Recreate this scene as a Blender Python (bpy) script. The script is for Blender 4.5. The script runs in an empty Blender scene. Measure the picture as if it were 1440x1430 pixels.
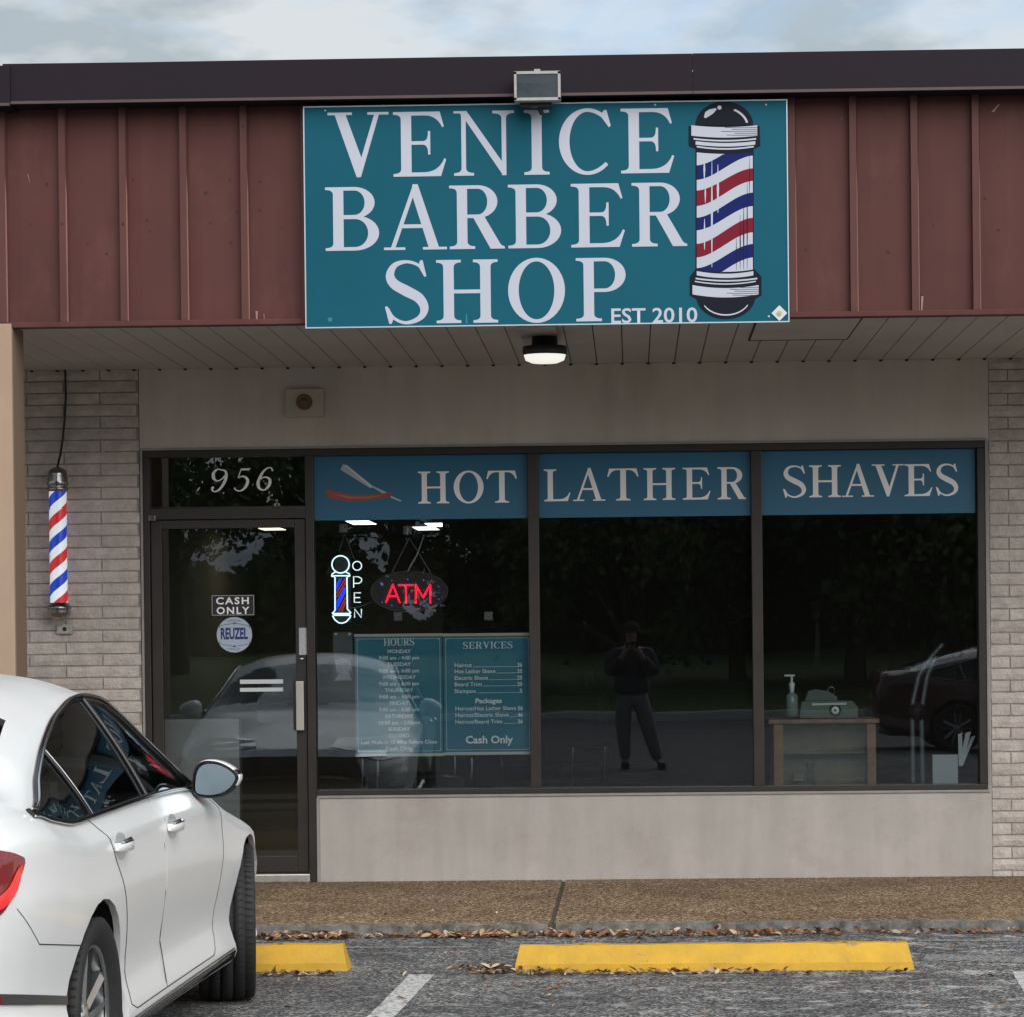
import bpy, bmesh, math, random
from mathutils import Vector, Matrix
from mathutils.bvhtree import BVHTree
R = math.radians
random.seed(7)
S = bpy.context.scene
COL = S.collection

# ---------------------------------------------------------------- camera
FPX, PPX, PPY, PW, PH = 4000.0, 793.0, 932.7, 1440.0, 1430.0
ROLL, YAW, PITCH = R(-0.6036), R(1.3943), R(-0.4535)
CAM = Vector((0, 0, 1.5))
_F = Vector((-math.sin(YAW)*math.cos(PITCH), math.cos(YAW)*math.cos(PITCH), math.sin(PITCH)))
_R0 = Vector((math.cos(YAW), math.sin(YAW), 0)); _U0 = _R0.cross(_F)
_R = _R0*math.cos(ROLL) + _U0*math.sin(ROLL); _U = _R.cross(_F)
cd = bpy.data.cameras.new('camera'); cam = bpy.data.objects.new('camera', cd); COL.objects.link(cam)
cam.matrix_world = Matrix.Translation(CAM) @ Matrix(((_R.x, _U.x, -_F.x), (_R.y, _U.y, -_F.y), (_R.z, _U.z, -_F.z))).to_4x4()
cd.sensor_fit = 'HORIZONTAL'; cd.sensor_width = 36.0
cd.lens = FPX/PW*36.0
cd.shift_x = (PW/2-PPX)/PW; cd.shift_y = (PPY-PH/2)/PW
cd.clip_start = 0.1; cd.clip_end = 3000
S.camera = cam

# ---------------------------------------------------------------- sky, sun, exposure
SUN_EL, SUN_AZ = 34.0, 152.0         # azimuth measured from +Y (towards the shop) clockwise; sun is behind the camera
w = bpy.data.worlds.new('World'); S.world = w; w.use_nodes = True
nt = w.node_tree; nt.nodes.clear()
out = nt.nodes.new('ShaderNodeOutputWorld'); bg = nt.nodes.new('ShaderNodeBackground')
sky = nt.nodes.new('ShaderNodeTexSky'); sky.sky_type = 'NISHITA'; sky.sun_disc = False
sky.sun_elevation = R(SUN_EL); sky.sun_rotation = R(SUN_AZ); sky.dust_density = 2.0; sky.air_density = 1.0
tc = nt.nodes.new('ShaderNodeTexCoord')
mp = nt.nodes.new('ShaderNodeMapping'); mp.inputs['Scale'].default_value = (2.6, 2.6, 7.0); mp.inputs['Location'].default_value = (0.35, 0.2, 0.1)
n1 = nt.nodes.new('ShaderNodeTexNoise'); n1.inputs['Scale'].default_value = 2.2; n1.inputs['Detail'].default_value = 9; n1.inputs['Roughness'].default_value = .6; n1.inputs['Distortion'].default_value = .5
cr = nt.nodes.new('ShaderNodeValToRGB'); cr.color_ramp.elements[0].position = .24; cr.color_ramp.elements[1].position = .50
n2 = nt.nodes.new('ShaderNodeTexNoise'); n2.inputs['Scale'].default_value = 7.5; n2.inputs['Detail'].default_value = 8
cr2 = nt.nodes.new('ShaderNodeValToRGB')
cr2.color_ramp.elements[0].position = .40; cr2.color_ramp.elements[0].color = (2.5, 2.9, 3.15, 1)
cr2.color_ramp.elements[1].position = .60; cr2.color_ramp.elements[1].color = (4.0, 4.25, 4.4, 1)
mx = nt.nodes.new('ShaderNodeMix'); mx.data_type = 'RGBA'
L = nt.links.new
L(tc.outputs['Generated'], mp.inputs['Vector']); L(mp.outputs['Vector'], n1.inputs['Vector']); L(mp.outputs['Vector'], n2.inputs['Vector'])
L(n1.outputs['Fac'], cr.inputs['Fac']); L(n2.outputs['Fac'], cr2.inputs['Fac'])
L(cr.outputs['Color'], mx.inputs['Factor']); L(sky.outputs['Color'], mx.inputs['A']); L(cr2.outputs['Color'], mx.inputs['B'])
L(mx.outputs['Result'], bg.inputs['Color']); bg.inputs['Strength'].default_value = 0.08
L(bg.outputs['Background'], out.inputs['Surface'])
sd = bpy.data.lights.new('sun', 'SUN'); sd.energy = 1.5; sd.angle = R(70); sd.color = (1, .96, .915)
sun = bpy.data.objects.new('sun', sd); COL.objects.link(sun)
_d = Vector((math.sin(R(SUN_AZ))*math.cos(R(SUN_EL)), math.cos(R(SUN_AZ))*math.cos(R(SUN_EL)), math.sin(R(SUN_EL))))
sun.rotation_euler = (-_d).to_track_quat('-Z', 'Y').to_euler()
S.view_settings.view_transform = 'Standard'; S.view_settings.look = 'None'
S.view_settings.exposure = 1.15; S.view_settings.gamma = 1; S.view_settings.use_curve_mapping = False
S.render.engine = 'CYCLES'
S.cycles.max_bounces = 10; S.cycles.transparent_max_bounces = 24; S.cycles.glossy_bounces = 5
S.cycles.caustics_reflective = False; S.cycles.caustics_refractive = False

# ---------------------------------------------------------------- measuring helpers
def P(px, py, Y):
    "the point of the plane at distance Y that the photograph shows at pixel (px, py)"
    d = _F + _R*((px-PPX)/FPX) - _U*((py-PPY)/FPX)
    return CAM + d*((Y-CAM.y)/d.y)
def ground_z(y):
    if y >= 14.27: return 0.03
    if y >= 10: return -.04 + .07*(y-10)/4.27
    if y > -22: return -.04 - .02*(10-y)/32
    return -.06
def G(px, py, dz=0):
    y = 12.0
    for _ in range(30):
        d = _F + _R*((px-PPX)/FPX) - _U*((py-PPY)/FPX)
        t = (ground_z(y)+dz-CAM.z)/d.z; y = .5*y+.5*t*d.y
    return P(px, py, y)

# ---------------------------------------------------------------- object helpers
def link(name, me, parent=None, mats=()):
    o = bpy.data.objects.new(name, me); COL.objects.link(o)
    if parent is not None: o.parent = parent
    return o
def tag(o, label=None, cat=None, group=None, kind=None):
    if label: o['label'] = label
    if cat: o['category'] = cat
    if group: o['group'] = group
    if kind: o['kind'] = kind
    return o
def empty(name, loc, label, cat, group=None, rz=0):
    o = bpy.data.objects.new(name, None); COL.objects.link(o); o.location = loc; o.rotation_euler = (0, 0, rz)
    o.empty_display_size = .2
    return tag(o, label, cat, group)
class MB:
    def __init__(s): s.v = []; s.f = []; s.m = []; s.sm = []
    def face(s, pts, mi=0, smooth=False):
        b = len(s.v); s.v += [tuple(p) for p in pts]; s.f.append(tuple(range(b, b+len(pts)))); s.m.append(mi); s.sm.append(smooth)
    def add(s, vs, fs, mi=0, smooth=False):
        b = len(s.v); s.v += [tuple(p) for p in vs]
        for f in fs: s.f.append(tuple(b+i for i in f)); s.m.append(mi); s.sm.append(smooth)
    def box(s, x0, x1, y0, y1, z0, z1, mi=0, bev=0):
        if x0 > x1: x0, x1 = x1, x0
        if y0 > y1: y0, y1 = y1, y0
        if z0 > z1: z0, z1 = z1, z0
        if bev <= 0:
            v = [(x, y, z) for x in (x0, x1) for y in (y0, y1) for z in (z0, z1)]
            s.add(v, [(0, 1, 3, 2), (4, 6, 7, 5), (0, 4, 5, 1), (2, 3, 7, 6), (0, 2, 6, 4), (1, 5, 7, 3)], mi)
        else:
            bm = bmesh.new(); bmesh.ops.create_cube(bm, size=1)
            for q in bm.verts: q.co = Vector(((x0+x1)/2+q.co.x*(x1-x0), (y0+y1)/2+q.co.y*(y1-y0), (z0+z1)/2+q.co.z*(z1-z0)))
            bmesh.ops.bevel(bm, geom=list(bm.edges), offset=min(bev, .45*min(x1-x0, y1-y0, z1-z0)), segments=2, affect='EDGES', profile=.6)
            bm.verts.ensure_lookup_table()
            s.add([q.co[:] for q in bm.verts], [[q.index for q in f.verts] for f in bm.faces], mi); bm.free()
    def tube(s, pts, r, n=8, mi=0, closed=False, caps=True, smooth=True):
        pts = [Vector(p) for p in pts]; k = len(pts)
        rr = r if isinstance(r, (list, tuple)) else [r]*k
        vs = []; up = None
        for i, p in enumerate(pts):
            a = pts[(i-1) % k] if (closed or i > 0) else p; b = pts[(i+1) % k] if (closed or i < k-1) else p
            t = (b-a).normalized()
            if up is None: up = Vector((0, 0, 1)) if abs(t.z) < .9 else Vector((1, 0, 0))
            sx = t.cross(up).normalized(); up = sx.cross(t).normalized()
            for j in range(n):
                an = 2*math.pi*j/n; vs.append(p+(sx*math.cos(an)+up*math.sin(an))*rr[i])
        fs = []
        for i in range(k if closed else k-1):
            for j in range(n):
                a, b = i*n+j, i*n+(j+1) % n; c, d = ((i+1) % k)*n+(j+1) % n, ((i+1) % k)*n+j
                fs.append((a, b, c, d))
        s.add(vs, fs, mi, smooth)
        if caps and not closed:
            s.face(vs[:n][::-1], mi); s.face(vs[-n:], mi)
    def lathe(s, prof, n=32, axis='z', c=(0, 0, 0), mi=0, smooth=True):
        "prof: list of (radius, height)"
        vs = []; c = Vector(c)
        for (r, h) in prof:
            for j in range(n):
                a = 2*math.pi*j/n; x, y = r*math.cos(a), r*math.sin(a)
                v = {'z': (x, y, h), 'y': (x, h, y), 'x': (h, x, y)}[axis]; vs.append(c+Vector(v))
        fs = [(i*n+j, i*n+(j+1) % n, (i+1)*n+(j+1) % n, (i+1)*n+j) for i in range(len(prof)-1) for j in range(n)]
        s.add(vs, fs, mi, smooth)
    def prism(s, poly, y0, y1, mi=0, plane='xz'):
        "extrude a polygon given in the x-z plane (or y-z) along the other axis"
        f = (lambda a, b, c: (a, c, b)) if plane == 'xz' else ((lambda a, b, c: (c, a, b)) if plane == 'yz' else (lambda a, b, c: (a, b, c)))
        n = len(poly); vs = [f(a, b, y0) for a, b in poly]+[f(a, b, y1) for a, b in poly]
        s.add(vs, [tuple(range(n)), tuple(range(2*n-1, n-1, -1))]+[(i, (i+1) % n, n+(i+1) % n, n+i) for i in range(n)], mi)
    def build(s, name, mats, parent=None, fixn=False, sharp=None, offset=None):
        me = bpy.data.meshes.new(name); vs = s.v
        if offset is not None: vs = [(a[0]-offset[0], a[1]-offset[1], a[2]-offset[2]) for a in vs]
        me.from_pydata(vs, [], s.f)
        me.polygons.foreach_set('material_index', s.m); me.polygons.foreach_set('use_smooth', s.sm)
        if not isinstance(mats, (list, tuple)): mats = [mats]
        for m in mats: me.materials.append(m)
        if fixn:
            bm = bmesh.new(); bm.from_mesh(me); bmesh.ops.remove_doubles(bm, verts=bm.verts, dist=1e-5)
            bmesh.ops.recalc_face_normals(bm, faces=bm.faces); bm.to_mesh(me); bm.free()
        if sharp: me.set_sharp_from_angle(angle=R(sharp))
        me.update()
        return link(name, me, parent)
def thing(name, mb, mats, label, cat, group=None, kind=None, loc=None, **k):
    o = mb.build(name, mats, offset=loc, **k)
    if loc is not None: o.location = loc
    return tag(o, label, cat, group, kind)

# ---------------------------------------------------------------- materials
def mat(name, col, rough=.6, metal=0.0, var=0.0, vscale=4.0, col2=None, bump=0.0, bscale=40.0, bdist=.003, coat=0.0, spec=None, emit=None, es=0.0, stretch=(1, 1, 1), streak=0.0, rvar=0.0, alpha=None):
    m = bpy.data.materials.new(name); m.use_nodes = True; nt = m.node_tree; b = nt.nodes['Principled BSDF']
    b.inputs['Base Color'].default_value = (*col, 1); b.inputs['Roughness'].default_value = rough; b.inputs['Metallic'].default_value = metal
    if coat: b.inputs['Coat Weight'].default_value = coat; b.inputs['Coat Roughness'].default_value = .03 if coat > .9 or coat < .5 else .13
    if spec is not None: b.inputs['Specular IOR Level'].default_value = spec
    if emit: b.inputs['Emission Color'].default_value = (*emit, 1); b.inputs['Emission Strength'].default_value = es
    l = nt.links.new
    if var or bump or streak or rvar:
        geo = nt.nodes.new('ShaderNodeNewGeometry')
        mp = nt.nodes.new('ShaderNodeMapping'); mp.inputs['Scale'].default_value = stretch; l(geo.outputs['Position'], mp.inputs['Vector'])
    if var or rvar:
        n = nt.nodes.new('ShaderNodeTexNoise'); n.inputs['Scale'].default_value = vscale; n.inputs['Detail'].default_value = 8; n.inputs['Roughness'].default_value = .65
        l(mp.outputs['Vector'], n.inputs['Vector'])
    last = None
    if var:
        c2 = col2 or tuple(c*(1-var) for c in col)
        r = nt.nodes.new('ShaderNodeValToRGB'); r.color_ramp.elements[0].position = .35; r.color_ramp.elements[1].position = .65
        r.color_ramp.elements[0].color = (*c2, 1); r.color_ramp.elements[1].color = (*col, 1)
        l(n.outputs['Fac'], r.inputs['Fac']); last = r.outputs['Color']
    if streak:
        n3 = nt.nodes.new('ShaderNodeTexNoise'); n3.inputs['Scale'].default_value = 1.0; n3.inputs['Detail'].default_value = 6
        mp3 = nt.nodes.new('ShaderNodeMapping'); mp3.inputs['Scale'].default_value = (9, 9, .9); l(geo.outputs['Position'], mp3.inputs['Vector']); l(mp3.outputs['Vector'], n3.inputs['Vector'])
        r3 = nt.nodes.new('ShaderNodeMapRange'); r3.inputs['From Min'].default_value = .35; r3.inputs['From Max'].default_value = .7; r3.inputs['To Min'].default_value = 1-streak; r3.inputs['To Max'].default_value = 1
        l(n3.outputs['Fac'], r3.inputs['Value'])
        mm = nt.nodes.new('ShaderNodeMix'); mm.data_type = 'RGBA'; mm.blend_type = 'MULTIPLY'; mm.inputs['Factor'].default_value = 1
        if last: l(last, mm.inputs['A'])
        else: mm.inputs['A'].default_value = (*col, 1)
        l(r3.outputs['Result'], mm.inputs['B']); last = mm.outputs['Result']
    if last: l(last, b.inputs['Base Color'])
    if rvar:
        rr = nt.nodes.new('ShaderNodeMapRange'); rr.inputs['To Min'].default_value = max(0, rough-rvar); rr.inputs['To Max'].default_value = rough+rvar
        l(n.outputs['Fac'], rr.inputs['Value']); l(rr.outputs['Result'], b.inputs['Roughness'])
    if bump:
        nb = nt.nodes.new('ShaderNodeTexNoise'); nb.inputs['Scale'].default_value = bscale; nb.inputs['Detail'].default_value = 5
        l(mp.outputs['Vector'], nb.inputs['Vector'])
        bp = nt.nodes.new('ShaderNodeBump'); bp.inputs['Strength'].default_value = bump; bp.inputs['Distance'].default_value = bdist
        l(nb.outputs['Fac'], bp.inputs['Height']); l(bp.outputs['Normal'], b.inputs['Normal'])
    return m
def emis(name, col, s):
    m = bpy.data.materials.new(name); m.use_nodes = True; nt = m.node_tree; nt.nodes.clear()
    o = nt.nodes.new('ShaderNodeOutputMaterial'); e = nt.nodes.new('ShaderNodeEmission'); e.inputs['Color'].default_value = (*col, 1); e.inputs['Strength'].default_value = s
    nt.links.new(e.outputs[0], o.inputs[0]); return m
def glass(name, tint=(.3, .33, .33), refl=1.6, wavy=0.0, wscale=1.5, dirt_haze=0.0):
    m = bpy.data.materials.new(name); m.use_nodes = True; nt = m.node_tree; nt.nodes.clear(); l = nt.links.new
    o = nt.nodes.new('ShaderNodeOutputMaterial'); t = nt.nodes.new('ShaderNodeBsdfTransparent'); g = nt.nodes.new('ShaderNodeBsdfGlossy')
    t.inputs['Color'].default_value = (*tint, 1); g.inputs['Roughness'].default_value = .0; g.inputs['Color'].default_value = (.84, .93, 1, 1)
    fr = nt.nodes.new('ShaderNodeFresnel'); fr.inputs['IOR'].default_value = 1.5
    mu = nt.nodes.new('ShaderNodeMath'); mu.operation = 'MULTIPLY'; mu.inputs[1].default_value = refl; mu.use_clamp = True
    mix = nt.nodes.new('ShaderNodeMixShader'); l(fr.outputs[0], mu.inputs[0]); l(mu.outputs[0], mix.inputs[0]); l(t.outputs[0], mix.inputs[1]); l(g.outputs[0], mix.inputs[2])
    if wavy:
        geo = nt.nodes.new('ShaderNodeNewGeometry'); n = nt.nodes.new('ShaderNodeTexNoise'); n.inputs['Scale'].default_value = wscale; n.inputs['Detail'].default_value = 1
        l(geo.outputs['Position'], n.inputs['Vector'])
        bp = nt.nodes.new('ShaderNodeBump'); bp.inputs['Strength'].default_value = 1; bp.inputs['Distance'].default_value = wavy
        l(n.outputs['Fac'], bp.inputs['Height']); l(bp.outputs['Normal'], g.inputs['Normal'])
    last = mix.outputs[0]
    if dirt_haze:  # thin pale veil over the whole pane, mixed in to lift its blacks
        d = nt.nodes.new('ShaderNodeBsdfDiffuse'); d.inputs['Color'].default_value = (.45, .45, .43, 1)
        ms = nt.nodes.new('ShaderNodeMixShader'); ms.inputs[0].default_value = dirt_haze; l(last, ms.inputs[1]); l(d.outputs[0], ms.inputs[2]); last = ms.outputs[0]
    l(last, o.inputs[0]); return m

M = {}
M['stucco'] = mat('stucco', (.66, .60, .56), .85, var=.10, vscale=1.3, bump=.5, bscale=170, bdist=.004, streak=.10)
M['stucco_low'] = mat('stucco_low', (.51, .475, .45), .85, var=.12, vscale=2.2, bump=.5, bscale=150, bdist=.004, streak=.12)
M['bead'] = mat('bead', (.33, .31, .30), .7, var=.2, vscale=9)
M['mortar'] = mat('mortar', (.38, .34, .31), .95, var=.3, vscale=25, bump=.5, bscale=120)
M['bricks'] = [mat('brick_%d' % i, c, .88, var=.24, vscale=14, bump=1.0, bscale=50, bdist=.010) for i, c in enumerate([(.61, .55, .515), (.57, .515, .48), (.64, .58, .54), (.59, .53, .495)])]
M['fascia'] = mat('maroon_metal', (.112, .042, .038), .62, spec=.2, var=.16, vscale=1.7, bump=.15, bscale=14, bdist=.004, streak=.12, rvar=.1)
M['rib'] = mat('maroon_rib', (.118, .047, .042), .55, spec=.25, var=.12, vscale=3, streak=.1)
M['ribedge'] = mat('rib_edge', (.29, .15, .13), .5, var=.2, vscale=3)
M['coping'] = mat('dark_coping', (.017, .011, .018), .65, spec=.2, var=.2, vscale=1.6, bump=.12, bscale=5, bdist=.006, rvar=.1)
M['copinglip'] = mat('coping_lip', (.085, .05, .05), .5, var=.15, vscale=5)
M['soffit'] = mat('soffit_vinyl', (.51, .505, .50), .7, var=.12, vscale=2, rvar=.1)
M['gap'] = mat('dark_gap', (.015, .014, .013), .9)
M['column'] = mat('tan_column', (.42, .30, .215), .8, var=.10, vscale=2.0, bump=.3, bscale=60, streak=.08)
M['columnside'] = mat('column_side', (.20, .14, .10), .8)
M['bronze'] = mat('bronze_frame', (.038, .032, .030), .42, metal=.3, var=.25, vscale=3, rvar=.1)
M['black'] = mat('black', (.012, .012, .013), .5)
M['blackp'] = mat('black_plastic', (.02, .02, .022), .55)
M['alu'] = mat('aluminium', (.62, .61, .58), .35, metal=.8, var=.2, vscale=14, rvar=.12)
M['chrome'] = mat('chrome', (.72, .72, .74), .10, metal=1.0)
M['oldchrome'] = mat('aged_chrome', (.42, .41, .40), .22, metal=1.0, var=.45, vscale=18, rvar=.12)
M['white'] = mat('white_print', (.50, .53, .62), .6, spec=.15)
M['whitev'] = mat('white_vinyl', (.93, .94, .97), .5)
M['teal'] = mat('teal_print', (.002, .098, .150), .6, spec=.18, var=.10, vscale=1.1)
M['tealv'] = mat('teal_vinyl', (.010, .125, .245), .4, var=.08, vscale=1.5)
M['tealp'] = mat('teal_poster', (.006, .20, .30), .45, var=.15, vscale=4)
M['signedge'] = mat('sign_edge', (.45, .55, .62), .4, metal=.3)
M['navy'] = mat('navy_print', (.010, .012, .022), .6, spec=.12)
M['blueprint'] = mat('blue_print', (.008, .016, .12), .6, spec=.12)
M['redprint'] = mat('red_print', (.19, .012, .030), .6, spec=.12)
M['whitepole'] = mat('white_pole', (.78, .80, .84), .25, coat=.4, emit=(.8, .9, 1), es=.22)
M['redpole'] = mat('red_pole', (.55, .02, .03), .25, coat=.4, emit=(1, .03, .04), es=.12)
M['bluepole'] = mat('blue_pole', (.01, .055, .42), .25, coat=.4, emit=(.01, .08, 1), es=.12)
M['yellow'] = mat('yellow_paint', (.68, .39, .028), .7, var=.10, vscale=6, col2=(.52, .31, .03), bump=.4, bscale=60, bdist=.004)
M['wood'] = mat('wood', (.22, .11, .05), .5, var=.4, vscale=3, stretch=(1, 1, 12))
M['cream'] = mat('cream', (.6, .57, .48), .6)
M['paper'] = mat('paper', (.62, .66, .68), .6)
M['wall_in'] = mat('interior_wall', (.09, .085, .08), .9)
M['floor_in'] = mat('interior_floor', (.10, .085, .075), .4)
M['ceil_in'] = mat('interior_ceiling', (.14, .14, .135), .9)
M['glass'] = glass('window_glass', (.74, .79, .80), 2.1, wavy=.0006, wscale=1.7, dirt_haze=.008)
M['transom'] = glass('transom_glass', (.5, .53, .53), 2.7, dirt_haze=.006, wavy=.0006, wscale=2)
def spots(m, scale, lo, hi, col, amt=1.0, stretch=(1, 1, 1)):
    "patches of another colour (stains, wear) laid over a material's base colour"
    nt = m.node_tree; b = nt.nodes['Principled BSDF']; l = nt.links.new; s = b.inputs['Base Color']
    g = nt.nodes.new('ShaderNodeNewGeometry'); mp = nt.nodes.new('ShaderNodeMapping'); mp.inputs['Scale'].default_value = stretch; l(g.outputs['Position'], mp.inputs['Vector'])
    n = nt.nodes.new('ShaderNodeTexNoise'); n.inputs['Scale'].default_value = scale; n.inputs['Detail'].default_value = 9; n.inputs['Roughness'].default_value = .7; l(mp.outputs['Vector'], n.inputs['Vector'])
    r = nt.nodes.new('ShaderNodeMapRange'); r.inputs['From Min'].default_value = lo; r.inputs['From Max'].default_value = hi; r.inputs['To Max'].default_value = amt; l(n.outputs['Fac'], r.inputs['Value'])
    x = nt.nodes.new('ShaderNodeMix'); x.data_type = 'RGBA'; l(r.outputs['Result'], x.inputs['Factor'])
    if s.is_linked: l(s.links[0].from_socket, x.inputs['A'])
    else: x.inputs['A'].default_value = s.default_value
    x.inputs['B'].default_value = (*col, 1); l(x.outputs['Result'], s)
spots(M['yellow'], 9, .62, .66, (.26, .22, .15), .8, (1, 2, 2)); spots(M['yellow'], 45, .66, .70, (.10, .08, .05), .9)
spots(M['stucco'], 1.6, .50, .72, (.40, .35, .29), .55, (1, 1, .5)); spots(M['stucco_low'], 2.6, .52, .75, (.33, .28, .25), .6); spots(M['stucco_low'], 26, .70, .73, (.12, .10, .09), .8, (1, 1, .5)); spots(M['stucco'], 30, .71, .74, (.2, .17, .14), .7)
spots(M['fascia'], 2.4, .55, .75, (.15, .065, .055), .6, (1, 1, .6)); spots(M['column'], 14, .70, .74, (.25, .18, .12), .7)
spots(M['soffit'], 5, .55, .75, (.38, .35, .31), .6, (1, .4, 1))
M['leather'] = mat('black_leather', (.02, .02, .022), .35)
# ---------------------------------------------------------------- serif capitals, drawn stroke by stroke (cap height 1)
def qb(a, b, c, n=6):
    return [((1-t)**2*a[0]+2*t*(1-t)*b[0]+t*t*c[0], (1-t)**2*a[1]+2*t*(1-t)*b[1]+t*t*c[1]) for t in [i/n for i in range(n+1)]]
def g_stem(x0, x1, bl=.1, br=.1, tl=.1, tr=.1, y0=0, y1=1, s=.042, h=.075):
    p = []
    p += [(x0-bl, y0), (x1+br, y0)]
    p += qb((x1+br, y0+s), (x1, y0+s), (x1, y0+s+h)) if br > 0 else []
    p += qb((x1, y1-s-h), (x1, y1-s), (x1+tr, y1-s)) if tr > 0 else []
    p += [(x1+tr, y1), (x0-tl, y1)]
    p += qb((x0-tl, y1-s), (x0, y1-s), (x0, y1-s-h)) if tl > 0 else []
    p += qb((x0, y0+s+h), (x0, y0+s), (x0-bl, y0+s)) if bl > 0 else []
    return p
def g_bowl(xs, xm, xe, y0, y1, T=.162, t=.055):
    cy = (y0+y1)/2; ry = (y1-y0)/2; p = [(xs, y1)]
    N = 16
    for i in range(N+1):
        a = math.pi/2-math.pi*i/N; p.append((xm+(xe-xm)*math.cos(a), cy+ry*math.sin(a)))
    p.append((xs, y0)); p.append((xs, y0+t))
    for i in range(N+1):
        a = -math.pi/2+math.pi*i/N; p.append((xm+(xe-T-xm)*math.cos(a), cy+(ry-t)*math.sin(a)))
    p.append((xs, y1-t)); return p
def g_strip(pts, ws, sub=6):
    "smooth strip of varying width along points; returns quads"
    P_, W_ = [], []
    n = len(pts)
    for i in range(n-1):
        p0 = pts[max(i-1, 0)]; p1 = pts[i]; p2 = pts[i+1]; p3 = pts[min(i+2, n-1)]
        for k in range(sub):
            t = k/sub
            q = [0.5*((2*p1[j])+(-p0[j]+p2[j])*t+(2*p0[j]-5*p1[j]+4*p2[j]-p3[j])*t*t+(-p0[j]+3*p1[j]-3*p2[j]+p3[j])*t**3) for j in (0, 1)]
            P_.append(q); W_.append(ws[i]*(1-t)+ws[i+1]*t)
    P_.append(pts[-1]); W_.append(ws[-1]); Lp, Rp = [], []
    for i, p in enumerate(P_):
        a = P_[max(i-1, 0)]; b = P_[min(i+1, len(P_)-1)]; dx, dy = b[0]-a[0], b[1]-a[1]; d = math.hypot(dx, dy) or 1
        nx, ny = -dy/d, dx/d; h = W_[i]/2; Lp.append((p[0]+nx*h, p[1]+ny*h)); Rp.append((p[0]-nx*h, p[1]-ny*h))
    return [Lp+Rp[::-1]] if False else [[Lp[i], Lp[i+1], Rp[i+1], Rp[i]] for i in range(len(Lp)-1)]
T_ = .162
def g_arm_top(x, w, y=1.0):
    return [(x, y), (w*.885, y), (w*.96, y-.23), (w*.93, y-.245)] + qb((w*.93, y-.245), (w*.83, y-.06), (w*.60, y-.058)) + [(x, y-.058)]
def g_arm_bot(x, w):
    return [(x, 0), (w*.90, 0), (w*1.0, .26), (w*.965, .275)] + qb((w*.965, .275), (w*.86, .065), (w*.58, .062)) + [(x, .062)]
def g_arm_mid(x, xe):
    return [(x, .49), (xe-.11, .49)] + qb((xe-.11, .49), (xe-.03, .48), (xe-.035, .335)) + [(xe, .335), (xe, .70), (xe-.035, .70)] + qb((xe-.035, .70), (xe-.03, .55), (xe-.11, .545)) + [(x, .545)]
def serif_foot(xc, y, l, r, s=.04):
    return [(xc-l, y), (xc+r, y), (xc+r, y+s), (xc-l, y+s)]
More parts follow.
